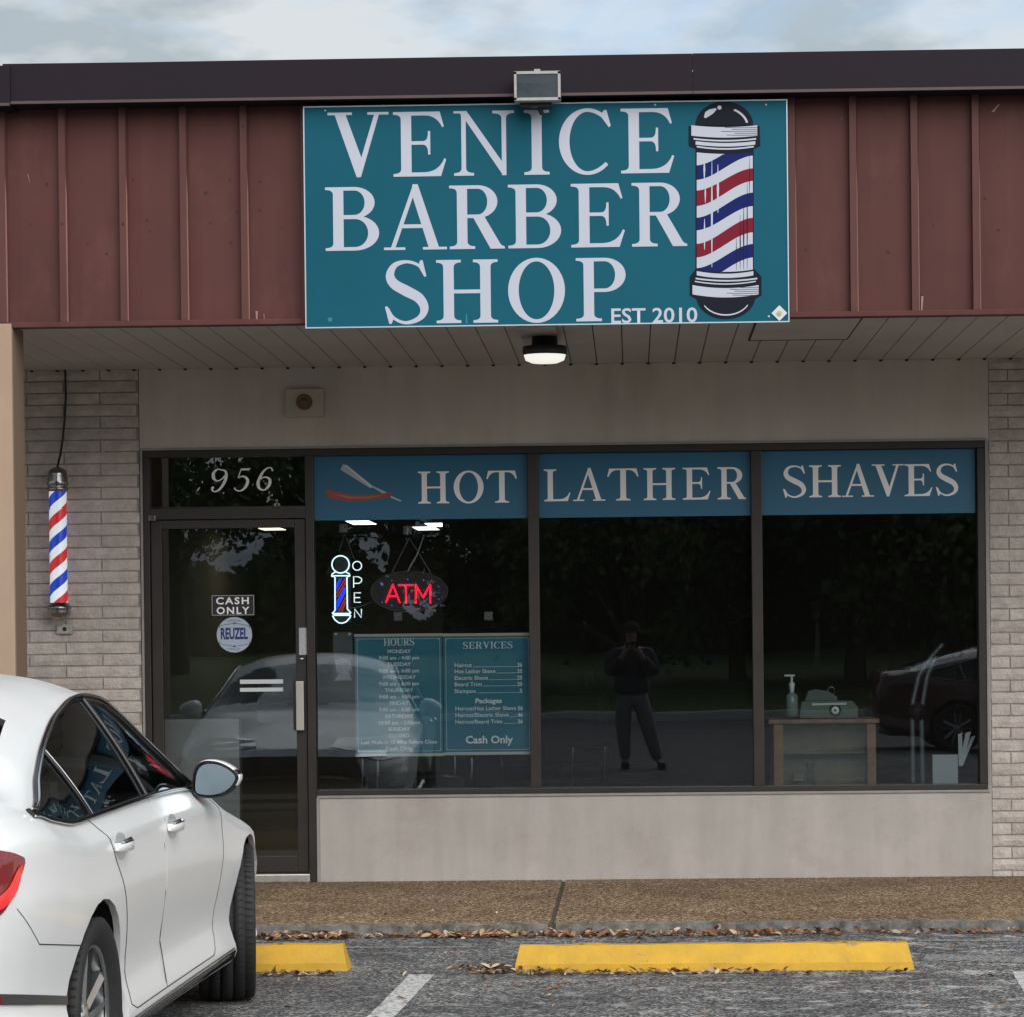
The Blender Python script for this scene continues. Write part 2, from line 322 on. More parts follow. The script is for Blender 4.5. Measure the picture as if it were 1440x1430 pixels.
def glyph(ch):
    T = T_
    if ch == 'I': return .37, [g_stem(.11, .26, .11, .11, .11, .11)]
    if ch == 'L': return .80, [g_stem(.11, .11+T, .11, 0, .11, .11), g_arm_bot(.2, .80)]
    if ch == 'E': return .82, [g_stem(.12, .12+T, .12, 0, .12, 0), g_arm_top(.2, .82), g_arm_bot(.2, .82), g_arm_mid(.2, .575)]
    if ch == 'F': return .78, [g_stem(.12, .12+T, .12, .12, .12, 0), g_arm_top(.2, .80), g_arm_mid(.2, .575)]
    if ch == 'H': return .94, [g_stem(.11, .11+T, .11, .11, .11, .11), g_stem(.68, .68+T, .11, .11, .11, .11), [(.2, .468), (.72, .468), (.72, .528), (.2, .528)]]
    if ch == 'N': return .93, [g_stem(.118, .118+.07, .115, .12, .02, .0), g_stem(.738, .738+.07, 0, .0, .14, .125), [(0, 1), (.20, 1), (.805, .12), (.805, 0), (.755, 0), (.155, .90)]+qb((.10, .965), (.07, .965), (0, .965))]
    if ch == 'V': return .95, [[(.10, 1), (.27, 1), (.55, .22), (.50, 0), (.445, 0)], [(.735, 1), (.81, 1), (.51, 0), (.45, .08)], serif_foot(.19, .965, .19, .19), serif_foot(.775, .965, .155, .175)]
    if ch == 'A': return .97, [[(.70, 0), (.86, 0), (.53, 1.03), (.45, 1.03), (.43, .90)], [(.095, 0), (.165, 0), (.49, .93), (.45, 1.0)], serif_foot(.13, 0, .13, .20), serif_foot(.78, 0, .18, .19), [(.25, .34), (.66, .34), (.64, .40), (.26, .40)]]
    if ch == 'T': return .88, [g_stem(.365, .365+T, .12, .12, 0, 0), [(.055, 1), (.825, 1), (.88, .75), (.845, .735)]+qb((.845, .735), (.77, .95), (.60, .95))+qb((.28, .95), (.11, .95), (.035, .735))+[(0, .75)]]
    if ch == 'B': return .83, [g_stem(.12, .12+T, .12, 0, .12, 0), g_bowl(.2, .45, .765, .505, 1, .155), g_bowl(.2, .46, .83, 0, .55, .17)]
    if ch == 'P': return .78, [g_stem(.12, .12+T, .12, .12, .12, 0), g_bowl(.2, .45, .78, .46, 1, .165)]
    if ch == 'D': return .93, [g_stem(.12, .12+T, .12, 0, .12, 0), g_bowl(.2, .45, .93, 0, 1, .155)]
    if ch == 'R': return .87, [g_stem(.12, .12+T, .12, .12, .12, 0), g_bowl(.2, .45, .76, .485, 1, .16), [(.36, .52), (.545, .52), (.80, .075)]+qb((.80, .075), (.84, .035), (.87, .035))+[(.87, 0), (.645, 0)]]
    if ch == 'O':
        N = 40; w = .87; fs = []
        o = [(w/2+w/2*math.cos(2*math.pi*i/N), .5+.515*math.sin(2*math.pi*i/N)) for i in range(N)]
        n = [(w/2+(w/2-T)*math.cos(2*math.pi*i/N), .5+.458*math.sin(2*math.pi*i/N)) for i in range(N)]
        return w, [[o[i], o[(i+1) % N], n[(i+1) % N], n[i]] for i in range(N)]
    if ch == 'C':
        N = 40; w = .81; fs = []; o = []; n = []
        for i in range(N+1):
            a = R(48)+R(268)*i/N
            e = min(1, min(i, N-i)/9)
            o.append((.44+.44*math.cos(a), .5+.515*math.sin(a))); n.append((.44+(.44-T*(.35+.65*e))*math.cos(a), .5+(.515-.056)*math.sin(a)))
        return w, [[o[i], o[i+1], n[i+1], n[i]] for i in range(N)]+[[(.70, .985), (.735, .985), (.80, .74), (.77, .715), (.64, .90)]]
    if ch == 'S':
        pts = [(.60, .80), (.52, .925), (.34, .98), (.16, .925), (.085, .77), (.15, .63), (.34, .515), (.53, .40), (.61, .24), (.54, .09), (.33, .015), (.14, .09), (.045, .25)]
        ws = [.03, .045, .05, .085, .13, .155, .17, .155, .13, .085, .05, .045, .03]
        pts = [(a*.99, b) for a, b in pts]
        return .68, g_strip(pts, ws)+[[(.545, 1.0), (.585, 1.0), (.64, .75), (.61, .735), (.52, .90)], [(0.0, .27), (.035, .28), (.14, .10), (.10, 0), (.065, 0)]]
    if ch == 'U':
        return .92, [g_stem(.12, .12+T, 0, 0, .12, .12, y0=.28), g_stem(.76, .815, 0, 0, .12, .11, y0=.28)]+g_strip([(.195, .29), (.21, .15), (.30, .04), (.47, .005), (.64, .05), (.76, .15), (.787, .29)], [.15, .145, .10, .06, .055, .055, .055])
    if ch == 'M':
        return 1.08, [g_stem(.13, .185, .12, .11, .02, 0), g_stem(.82, .97, .1, .11, 0, .1), [(0, 1), (.20, 1), (.55, .22), (.50, 0), (.155, .86)], [(.50, 0), (.56, .2), (.86, 1), (.80, 1), (.47, .1)]]
    if ch == 'W':
        return 1.3, [[(.09, 1), (.25, 1), (.45, .2), (.39, 0), (.35, 0)], [(.66, 1), (.70, 1), (.40, 0), (.38, .1)], [(.60, 1), (.75, 1), (.95, .2), (.89, 0), (.85, 0)], [(1.14, 1), (1.19, 1), (.90, 0), (.88, .1)], serif_foot(.17, .965, .17, .17), serif_foot(1.16, .965, .14, .14), serif_foot(.68, .965, .15, .15)]
    if ch == 'Y':
        return .9, [g_stem(.37, .52, .12, .12, 0, 0, y1=.45), [(.08, 1), (.25, 1), (.52, .44), (.37, .44)], [(.73, 1), (.78, 1), (.52, .43), (.47, .45)], serif_foot(.165, .965, .165, .165), serif_foot(.755, .965, .14, .145)]
    # italic figures of the street number
    if ch == '9': return .56, g_strip([(.36, .93), (.18, .98), (.03, .82), (.06, .58), (.2, .47), (.38, .55), (.50, .72)], [.045, .06, .12, .12, .06, .05, .06])+g_strip([(.34, .96), (.50, .88), (.54, .66), (.48, .38), (.34, .12), (.16, .0), (.04, .06), (.0, .2)], [.05, .09, .12, .12, .09, .06, .06, .04])+[[(.0, .2), (.06, .24), (.11, .17), (.05, .10)]]
    if ch == '5': return .58, [[(.17, .99), (.56, .99), (.60, 1.04), (.52, .90), (.20, .90)]]+g_strip([(.19, .96), (.14, .76), (.10, .56)], [.04, .045, .05])+g_strip([(.11, .56), (.26, .64), (.44, .56), (.50, .38), (.42, .15), (.24, .0), (.05, .04), (-.02, .14)], [.03, .06, .10, .13, .11, .06, .05, .07])
    if ch == '6': return .56, g_strip([(.56, .84), (.50, .97), (.36, .97), (.2, .82), (.08, .55), (.03, .28), (.12, .06), (.28, .0)], [.07, .05, .06, .09, .12, .13, .09, .06])+g_strip([(.08, .42), (.2, .55), (.36, .56), (.49, .44), (.47, .2), (.34, .03), (.24, .0)], [.03, .05, .07, .11, .12, .07, .05])
    return .3, []
def letter(ch, x0, z0, w, h, Y, parent, m, name='letter', slant=0.0, jit=.00012):
    gw, polys = glyph(ch); mb = MB(); sx = (w/gw) if w else h
    area_flip = []
    single = len(polys) > 12
    for k, p in enumerate(polys):
        pts = [(x0+a*sx+b*h*slant, Y-(0 if single and (ch == 'O' or k < len(polys)-2) else (k if not single else 3)*jit), z0+b*h) for a, b in p]
        mb.face(pts)
    o = mb.build(name, m, parent)
    return o, sx*gw
def word(txt, x0, x1, z0, h, Y, parent, m, name='letter', gap=.09):
    ws = [glyph(c)[0] if c != ' ' else .35 for c in txt]; tot = sum(ws)+gap*(len(txt)-1)
    k = (x1-x0)/tot; x = x0
    for c, gw in zip(txt, ws):
        if c != ' ': letter(c, x, z0, gw*k, h, Y, parent, m, name)
        x += (gw+gap)*k
def text(txt, x, z, size, Y, parent, m, name='lettering', align='CENTER', width=None, bold=0.0, parent_none=False, rot=0, spacing=1.0):
    cu = bpy.data.curves.new('t', 'FONT'); cu.body = txt; cu.size = size; cu.align_x = align; cu.offset = bold; cu.space_character = spacing; cu.resolution_u = 3
    t = bpy.data.objects.new('t', cu); COL.objects.link(t)
    bpy.context.view_layer.update()
    me = bpy.data.meshes.new_from_object(t.evaluated_get(bpy.context.evaluated_depsgraph_get()))
    bpy.data.objects.remove(t); bpy.data.curves.remove(cu)
    xs = [v.co.x for v in me.vertices]
    k = 1.0
    if width and xs: k = width/(max(xs)-min(xs))
    for v in me.vertices:
        a, b = v.co.x*k, v.co.y
        a, b = a*math.cos(rot)-b*math.sin(rot), a*math.sin(rot)+b*math.cos(rot)
        v.co = (x+a, Y, z+b)
    me.materials.clear(); me.materials.append(m)
    me.name = name
    return link(name, me, parent)
# ================================================================ SETTING: ground
W = 16.88                      # distance of the shop front
YF = 14.55                     # face of the metal fascia
YK = 14.27                     # kerb
ZS = .084                      # walkway level
def ground_mat(name, kind):
    m = bpy.data.materials.new(name); m.use_nodes = True; nt = m.node_tree; b = nt.nodes['Principled BSDF']; l = nt.links.new
    geo = nt.nodes.new('ShaderNodeNewGeometry')
    def noise(sc, det=4, ro=.6, src=None):
        n = nt.nodes.new('ShaderNodeTexNoise'); n.inputs['Scale'].default_value = sc; n.inputs['Detail'].default_value = det; n.inputs['Roughness'].default_value = ro; l(src or geo.outputs['Position'], n.inputs['Vector']); return n
    def ramp(src, a, b_, ca, cb):
        r = nt.nodes.new('ShaderNodeValToRGB'); r.color_ramp.elements[0].position = a; r.color_ramp.elements[1].position = b_; r.color_ramp.elements[0].color = (*ca, 1); r.color_ramp.elements[1].color = (*cb, 1); l(src, r.inputs['Fac']); return r
    def mix(f, a, b_, mode='MIX', fac=None):
        x = nt.nodes.new('ShaderNodeMix'); x.data_type = 'RGBA'; x.blend_type = mode
        if fac is not None: x.inputs['Factor'].default_value = fac
        else: l(f, x.inputs['Factor'])
        l(a, x.inputs['A']); l(b_, x.inputs['B']); return x.outputs['Result']
    if kind == 'asphalt':
        v = nt.nodes.new('ShaderNodeTexVoronoi'); v.inputs['Scale'].default_value = 88; l(geo.outputs['Position'], v.inputs['Vector'])
        stones = ramp(v.outputs['Color'], .10, .92, (.028, .028, .031), (.60, .59, .57)); stones.color_ramp.interpolation = 'LINEAR'
        e = stones.color_ramp.elements.new(.55); e.color = (.075, .074, .078, 1)
        big = noise(1.5, 6); dark = ramp(big.outputs['Fac'], .36, .62, (.42, .42, .45), (1.15, 1.14, 1.12))
        c = mix(None, stones.outputs['Color'], dark.outputs['Color'], 'MULTIPLY', 1.0)
        fine = noise(38, 3); fr = ramp(fine.outputs['Fac'], .50, .60, (.045, .045, .05), (.24, .237, .232)); c = mix(None, c, fr.outputs['Color'], 'MIX', .35)
        mp = nt.nodes.new('ShaderNodeMapping'); mp.inputs['Scale'].default_value = (2.4, 2.8, 1); l(geo.outputs['Position'], mp.inputs['Vector'])
        wn = noise(2.4, 12, .86, mp.outputs['Vector']); wr = ramp(wn.outputs['Fac'], .525, .57, (0, 0, 0), (1, 1, 1))
        lay = nt.nodes.new('ShaderNodeSeparateXYZ'); l(geo.outputs['Position'], lay.inputs[0])
        # worn white residue is thickest near the stops on the right
        mr = nt.nodes.new('ShaderNodeMapRange'); mr.inputs['From Min'].default_value = -2; mr.inputs['From Max'].default_value = 2.0; mr.inputs['To Min'].default_value = .15; mr.inputs['To Max'].default_value = .8; l(lay.outputs['X'], mr.inputs['Value'])
        mu = nt.nodes.new('ShaderNodeMath'); mu.operation = 'MULTIPLY'; l(wr.outputs['Color'], mu.inputs[0]); l(mr.outputs['Result'], mu.inputs[1])
        wh = nt.nodes.new('ShaderNodeRGB'); wh.outputs[0].default_value = (.55, .545, .53, 1)
        c = mix(mu.outputs[0], c, wh.outputs[0])
        l(c, b.inputs['Base Color']); b.inputs['Roughness'].default_value = .9
        bp = nt.nodes.new('ShaderNodeBump'); bp.inputs['Strength'].default_value = .8; bp.inputs['Distance'].default_value = .006; l(v.outputs['Distance'], bp.inputs['Height']); l(bp.outputs['Normal'], b.inputs['Normal'])
    if kind == 'aggregate':
        v = nt.nodes.new('ShaderNodeTexVoronoi'); v.inputs['Scale'].default_value = 78; l(geo.outputs['Position'], v.inputs['Vector'])
        r = ramp(v.outputs['Color'], .08, .95, (.09, .05, .025), (.86, .68, .44)); e = r.color_ramp.elements.new(.5); e.color = (.29, .19, .105, 1)
        big = noise(1.7, 6); dk = ramp(big.outputs['Fac'], .35, .65, (.66, .62, .58), (1, 1, 1)); c = mix(None, r.outputs['Color'], dk.outputs['Color'], 'MULTIPLY', 1)
        edge = nt.nodes.new('ShaderNodeTexVoronoi'); edge.feature = 'DISTANCE_TO_EDGE'; edge.inputs['Scale'].default_value = 78; l(geo.outputs['Position'], edge.inputs['Vector'])
        er = ramp(edge.outputs['Distance'], .02, .16, (.35, .30, .25), (1, 1, 1)); c = mix(None, c, er.outputs['Color'], 'MULTIPLY', 1)
        l(c, b.inputs['Base Color']); b.inputs['Roughness'].default_value = .85
        bp = nt.nodes.new('ShaderNodeBump'); bp.inputs['Strength'].default_value = 1; bp.inputs['Distance'].default_value = .006; l(edge.outputs['Distance'], bp.inputs['Height']); l(bp.outputs['Normal'], b.inputs['Normal'])
    if kind == 'paint':
        n = noise(45, 6, .8); r = ramp(n.outputs['Fac'], .40, .52, (.10, .10, .11), (.62, .62, .60)); l(r.outputs['Color'], b.inputs['Base Color']); b.inputs['Roughness'].default_value = .8
    if kind == 'worn':
        n = noise(60, 8, .8); r = ramp(n.outputs['Fac'], .50, .60, (.13, .13, .135), (.55, .55, .54)); l(r.outputs['Color'], b.inputs['Base Color']); b.inputs['Roughness'].default_value = .85
    if kind == 'grass':
        n = noise(3, 8, .7); r = ramp(n.outputs['Fac'], .35, .65, (.05, .10, .02), (.13, .20, .055)); l(r.outputs['Color'], b.inputs['Base Color']); b.inputs['Roughness'].default_value = .9
    return m
M['asphalt'] = ground_mat('asphalt', 'asphalt'); M['aggregate'] = ground_mat('exposed_aggregate', 'aggregate'); M['paint'] = ground_mat('line_paint', 'paint'); M['worn'] = ground_mat('worn_paint', 'worn'); M['grass'] = ground_mat('grass_ground', 'grass')
M['kerb'] = mat('kerb_concrete', (.24, .23, .21), .9, var=.55, vscale=11, col2=(.06, .058, .054), bump=.5, bscale=60, bdist=.006)
M['kerbfar'] = mat('far_kerb', (.65, .64, .62), .9, var=.2)

mb = MB(); ys = [W+20, YK, 13, 12, 11, 10, 5, 0, -10, -22]
for i in range(len(ys)-1):
    a, b = ys[i], ys[i+1]; mb.face([(-60, b, ground_z(b)), (60, b, ground_z(b)), (60, a, ground_z(a)), (-60, a, ground_z(a))])
tag(mb.build('parking_lot', M['asphalt']), kind='structure')
mb = MB(); mb.face([(-900, -900, -.12), (900, -900, -.12), (900, 900, -.12), (-900, 900, -.12)])
tag(mb.build('ground', M['grass']), kind='structure')
mb = MB()
gy = [-22.3, -26, -32, -40, -50, -70, -110]; gz = [.08, .15, .45, .9, 1.25, 1.6, 2.0]
for i in range(len(gy)-1):
    mb.face([(-160, gy[i+1], gz[i+1]), (160, gy[i+1], gz[i+1]), (160, gy[i], gz[i]), (-160, gy[i], gz[i])])
tag(mb.build('lawn', M['grass']), kind='structure')
mb = MB(); mb.box(-60, 60, -22.3, -22, -.1, .09, bev=.03); tag(mb.build('far_kerb', M['kerbfar']), kind='structure')
# walkway with kerb face; joint at px 785
kj = P(785, 1270, 15.5).x
mb = MB()
for a, b in ((-8, kj-.012), (kj+.012, 7)):
    mb.box(a, b, YK+.03, W+.3, -.1, ZS)
wk = mb.build('walkway', M['aggregate']); tag(wk, kind='structure')
mb = MB(); mb.box(kj-.012, kj+.012, YK+.02, W-.01, -.1, ZS-.012); mb.build('joint_filler', mat('joint_filler', (.13, .115, .10), .9, var=.5, vscale=30), wk)
mb = MB()
random.seed(3)
for a, b in ((-8, kj-.02), (kj+.02, 7)):      # uneven broken kerb nose
    n = int((b-a)/.045); pts = []
    for i in range(n+1):
        x = a+(b-a)*i/n; pts.append((x, YK+random.uniform(-.008, .010), ZS-.004+random.uniform(-.009, .003)))
    for i in range(n):
        p, q = pts[i], pts[i+1]
        mb.face([(p[0], p[1]-.006, -.05), (q[0], q[1]-.006, -.05), (q[0], q[1], q[2]), (p[0], p[1], p[2])], 0, True)
        mb.face([(p[0], p[1], p[2]), (q[0], q[1], q[2]), (q[0], YK+.045, ZS+.002), (p[0], YK+.045, ZS+.002)], 0, True)
mb.build('kerb_face', M['kerb'], wk)
# painted stall lines and worn paint
def strip_on_ground(pa, pb, wd, m, name, lift=.002, n=14, ragged=.0):
    a, b = Vector((pa[0], pa[1], 0)), Vector((pb[0], pb[1], 0)); d = (b-a).normalized(); nn = Vector((-d.y, d.x, 0)); mb = MB(); prev = None
    for i in range(n+1):
        c = a+(b-a)*i/n; w2 = wd/2; l = c+nn*(w2+random.uniform(-ragged, ragged)); r = c-nn*(w2+random.uniform(-ragged, ragged))
        l.z = ground_z(l.y)+lift; r.z = ground_z(r.y)+lift
        if prev: mb.face([prev[1], r, l, prev[0]])
        prev = (l, r)
    return tag(mb.build(name, m), kind='structure')
q0, q1 = G(593, 1370), G(535, 1430); dq = (q1-q0)
strip_on_ground((q0.x, q0.y), (q0.x+dq.x*5, q0.y+dq.y*5), .112, M['paint'], 'stall_line', n=60, ragged=.004)
q0b = G(1432, 1366); strip_on_ground((q0b.x+.03, q0b.y), (q0b.x+dq.x*5, q0b.y+dq.y*5), .112, M['paint'], 'stall_line', n=60, ragged=.004)
q2, q3 = G(440, 1332), G(672, 1331); strip_on_ground((q2.x, q2.y), (q3.x, q3.y), .06, M['worn'], 'worn_line', n=40, ragged=.012)
q2, q3 = G(1290, 1322), G(1500, 1322); strip_on_ground((q2.x, q2.y), (q3.x, q3.y), .07, M['worn'], 'worn_line', n=40, ragged=.012)
q2, q3 = G(1300, 1346), G(1500, 1350); strip_on_ground((q2.x, q2.y), (q3.x, q3.y), .22, M['worn'], 'worn_line', n=40, ragged=.03)

strip_on_ground((-.4, -1.9), (9, -1.9), .11, M['paint'], 'far_stall_line', n=60, ragged=.006)
# ================================================================ BUILDING
bld = empty('shop_building', (0, W, ZS), 'single storey strip mall unit with maroon metal fascia and grey brick piers', 'building')
bld.location = (0, 0, 0)
def part(name, mb, m, par=bld, **k): return mb.build(name, m, par, **k)
zx = lambda px, py, Y=W: P(px, py, Y)
ZC = P(890, 511, W).z                                    # soffit height
ZH, ZSILL = P(890, 626, W).z, P(890, 1114, W).z
XL, XR = P(203, 870, W).x, P(1387, 870, W).x              # shop front opening
XD = P(447, 1180, W).x                                    # left edge of the low wall
XB0, XB1 = P(197, 700, W).x, P(1391, 700, W).x            # brick pier edges
# wall above the glazing, below it, and at both sides
mb = MB(); mb.box(XB0, XB1, W, W+.2, ZH+.0, ZC+.3); part('stucco_wall', mb, M['stucco'])
mb = MB(); mb.box(XD, XB1, W, W+.2, ZS-.1, ZSILL); part('stucco_wall', mb, M['stucco_low'])
mb = MB(); mb.box(-9, -5.2, W, W+.2, ZS-.1, ZC+.3); part('stucco_wall', mb, M['stucco'])
mb = MB(); mb.box(3.4, 8, W, W+.2, ZS-.1, ZC+.3); part('stucco_wall', mb, M['stucco'])
mb = MB(); mb.box(XB0, XL, W+.002, W+.2, ZS-.1, ZH); part('wall_return', mb, M['stucco_low'])
mb = MB(); mb.box(XR, XB1, W+.002, W+.2, ZSILL, ZH); part('wall_return', mb, M['stucco_low'])
# thin bead round the opening
mb = MB(); b_ = .014
mb.box(XL-b_, XR+b_, W-.012, W, ZH, ZH+b_); mb.box(XL-b_, XL, W-.012, W, ZS, ZH); mb.box(XR, XR+b_, W-.012, W, ZSILL-b_, ZH); mb.box(XD, XR, W-.012, W, ZSILL-b_, ZSILL); mb.box(XD-.004, XD+b_, W-.012, W, ZS, ZSILL-b_)
part('plaster_bead', mb, M['bead'])
# brick piers: every brick a mesh of its own
def brick_mesh(seed, Lb, m, h=.0615):
    rnd = random.Random(seed); bm_ = MB(); nx = 6 if Lb > .3 else 3; d = .0
    xs = [Lb*i/nx for i in range(nx+1)]; zs = [0, h*.5, h]
    g = {}
    for i, x in enumerate(xs):
        for j, z in enumerate(zs):
            edge = i in (0, nx) or j in (0, 2)
            g[i, j] = (x+(0 if not (i in (0, nx)) else rnd.uniform(-.0015, .0015)), -(.005+rnd.uniform(0, .003) if edge else .009+rnd.uniform(0, .005)), z+(rnd.uniform(-.0015, .0015) if j != 1 else 0))
    for i in range(nx):
        for j in range(2): bm_.face([g[i, j], g[i+1, j], g[i+1, j+1], g[i, j+1]], 0, False)
    for i in range(nx):
        for j in (0, 2):
            a, b = g[i, j], g[i+1, j]; bm_.face([a, b, (b[0], .01, b[2]), (a[0], .01, a[2])])
    for i in (0, nx):
        for j in range(2):
            a, b = g[i, j], g[i, j+1]; bm_.face([a, b, (b[0], .01, b[2]), (a[0], .01, a[2])])
    o = bm_.build('brick', m); me = o.data; bpy.data.objects.remove(o); return me
LB = (P(141.5, 640, W)-P(38.6, 640, W)).x; PITCH = .0704
cache = {}
def bricks(pier, x0, x1, phase_px, edge_left=None):
    xj = P(phase_px, 640, W).x; nrow = int((ZC-ZS)/PITCH)+1; rnd = random.Random(int(x0*100)+5)
    for r in range(nrow):
        z = ZC-.062-r*PITCH
        if z < ZS-.04: break
        off = xj+(LB/2 if r % 2 else 0); k = math.floor((x0-off)/LB); x = off+k*LB
        while x < x1-.02:
            a, b = max(x+.004, x0), min(x+LB-.004, x1)
            if b-a > .03:
                key = (round(b-a, 2), rnd.randrange(4), rnd.randrange(4))
                if key not in cache: cache[key] = brick_mesh(hash(key[:2]) % 999, b-a, M['bricks'][key[2]])
                o = link('brick', cache[key], pier); o.location = (a, W+.004, z)
            x += LB
for (a, b, ph) in ((P(-110, 700, W).x, XB0-.004, 38.6), (XB1+.002, 3.4, 1470.0)):
    mb = MB(); mb.box(a, b, W+.004, W+.2, ZS-.1, ZC+.3); pier = part('brick_pier', mb, M['mortar'])
    bricks(pier, a, b, ph)
# soffit planks
sof = part('soffit', (lambda m: (m.box(-9, 8, YF+.02, W+.2, ZC+.012, ZC+.10), m)[1])(MB()), M['gap'])
pw = (P(300, 512, W)-P(264, 512, W)).x
x = P(46, 512, W).x-2*pw; k = 0
while x < 4.2:
    mb = MB(); g_ = .0035 if x > P(200, 512, W).x else .0015
    a, b = x+g_, x+pw-g_
    y0, y1 = YF+.03, W-.004
    mb.add([(a, y0, ZC), (b, y0, ZC), (b, y1, ZC), (a, y1, ZC), (a-.002, y0, ZC+.012), (b+.002, y0, ZC+.012), (b+.002, y1, ZC+.012), (a-.002, y1, ZC+.012)], [(0, 1, 2, 3), (0, 4, 5, 1), (1, 5, 6, 2), (3, 2, 6, 7), (0, 3, 7, 4)])
    mb.build('soffit_plank', M['soffit'], sof); x += pw
mb = MB(); mb.box(-9, P(46, 512, W).x-2*pw-.003, YF+.03, W-.004, ZC, ZC+.012); mb.box(x+.003, 8, YF+.03, W-.004, ZC, ZC+.012); mb.build('soffit_strip', M['soffit'], sof)
# little dark notches where the planks meet the wall
mb = MB(); x = P(46, 512, W).x-2*pw
while x < 4.2:
    mb.add([(x-.015, W-.025, ZC-.0015), (x+.009, W-.025, ZC-.0015), (x+.003, W-.004, ZC-.012), (x-.013, W-.004, ZC-.009)], [(0, 1, 2, 3)]); x += pw
mb.build('plank_notches', M['gap'], sof)['kind'] = 'stuff'
mb = MB()                                                # access panel
yA = 1.637*FPX/(900-476+0)  # far edge
def SF(px, py):
    d = _F+_R*((px-PPX)/FPX)-_U*((py-PPY)/FPX); t = (ZC-CAM.z)/d.z; return CAM+d*t
pa, pb = SF(1055, 477), SF(1192, 473); ya, yb = YF+.07, pa.y
mb.box(pa.x, pb.x, ya, yb, ZC-.008, ZC-.001); ap = part('access_panel', mb, M['soffit'], sof)
mb = MB(); t = .010
mb.box(pa.x-t, pa.x, ya, yb, ZC-.006, ZC-.001); mb.box(pb.x, pb.x+t, ya, yb, ZC-.006, ZC-.001); mb.box(pa.x-t, pb.x+t, yb+.001, yb+.055, ZC-.0065, ZC-.0015)
part('panel_gap', mb, M['gap'], sof)
# column at the left
cx = P(17, 560, YF-.06).x
mb = MB(); mb.box(cx-.46, cx, YF-.06, YF+.22, ZS-.05, ZC+.01, bev=.004)
col = part('column', mb, M['column'])
mb = MB(); mb.box(cx, cx+.004, YF-.045, YF+.21, ZS-.04, ZC+.0); part('corner_strip', mb, M['columnside'], col)  # dark sheet over the column's right side, its shade painted in
# fascia: metal panels and standing ribs
ZF0, ZF1 = P(890, 451, YF).z, P(890, 140, YF).z
fas = part('fascia', (lambda m: (m.box(-9, 8, YF+.03, YF+.12, ZF0+.02, ZF1+.14), m)[1])(MB()), M['gap'])
pit = (P(338, 300, YF)-P(253, 300, YF)).x; x0 = P(85, 300, YF).x+.02; n0 = -14; ribs = []
zt = ZF1+.10
for k in range(-14, 26):
    a = x0+k*pit; b = a+pit
    if b < -8.8 or a > 7.8: continue
    rnd = random.Random(k); mb = MB()                    # gently oil-canned panel
    nx, nz = 4, 4; g = [[(a+.022+(pit-.044)*i/nx, YF-(.0 if i in (0, nx) else rnd.uniform(0, .005)), ZF0+.03+(zt-ZF0-.03)*j/nz) for j in range(nz+1)] for i in range(nx+1)]
    for i in range(nx):
        for j in range(nz): mb.face([g[i][j], g[i+1][j], g[i+1][j+1], g[i][j+1]], 0, True)
    pn = mb.build('fascia_panel', M['fascia'], fas)
    mb = MB(); c = a; yy = YF-.036
    prof = [(c-.024, YF+.004), (c-.020, yy), (c+.014, yy), (c+.024, YF+.004)]
    mb.add([(p[0], p[1], ZF0+.028) for p in prof]+[(p[0], p[1], zt) for p in prof], [(0, 1, 5, 4), (1, 2, 6, 5), (0, 3, 2, 1)], 0)
    # highlight painted as a lighter sliver on the rib's right edge, lower part
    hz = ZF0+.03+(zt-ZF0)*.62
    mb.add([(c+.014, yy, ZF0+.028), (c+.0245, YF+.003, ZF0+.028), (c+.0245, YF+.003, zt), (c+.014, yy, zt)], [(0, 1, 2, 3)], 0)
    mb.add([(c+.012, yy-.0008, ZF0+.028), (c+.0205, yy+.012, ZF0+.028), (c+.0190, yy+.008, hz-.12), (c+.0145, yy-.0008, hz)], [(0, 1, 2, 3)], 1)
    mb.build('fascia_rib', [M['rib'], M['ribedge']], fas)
mb = MB(); mb.box(-9, 8, YF-.050, YF+.03, ZF0-.002, ZF0+.026, bev=.004); part('drip_edge', mb, M['fascia'], fas)
# screw holes and scratches on the metal
mb = MB()
for (px, py) in [(66, 259), (43, 316), (8, 316), (87, 315), (188, 253), (181, 282), (207, 310), (173, 315), (323, 253), (290, 271), (333, 298), (366, 255), (365, 295), (296, 314), (346, 427), (342, 178), (396, 320), (325, 341), (123, 343), (150, 357), (245, 362), (211, 325), (1405, 234), (1386, 278), (1313, 317), (1405, 323), (1297, 415), (1134, 351), (1250, 354), (1183, 415), (1183, 168)]:
    p = P(px, py, YF-.041 if px in (87, 173, 342, 1183) else YF-.0065)
    mb.lathe([(.0001, 0), (random.uniform(.004, .007), .0001)], 8, 'y', p)
part('screw_holes', mb, M['black'], fas)['kind'] = 'stuff'
mb = MB()
for (x1_, y1_, x2_, y2_, wd) in ((361, 438, 361, 458, .006), (371, 442, 372, 452, .002), (39, 245, 42, 258, .002), (1297, 417, 1296, 441, .006), (1396, 158, 1405, 147, .007)):
    p, q = P(x1_, y1_, YF-.008), P(x2_, y2_, YF-.008); mb.face([p+Vector((-wd, 0, 0)), p+Vector((wd, 0, 0)), q+Vector((wd*.5, 0, 0)), q-Vector((wd*.5, 0, 0))])
part('bare_scratches', mb, mat('scratch', (.30, .19, .17), .5), fas)
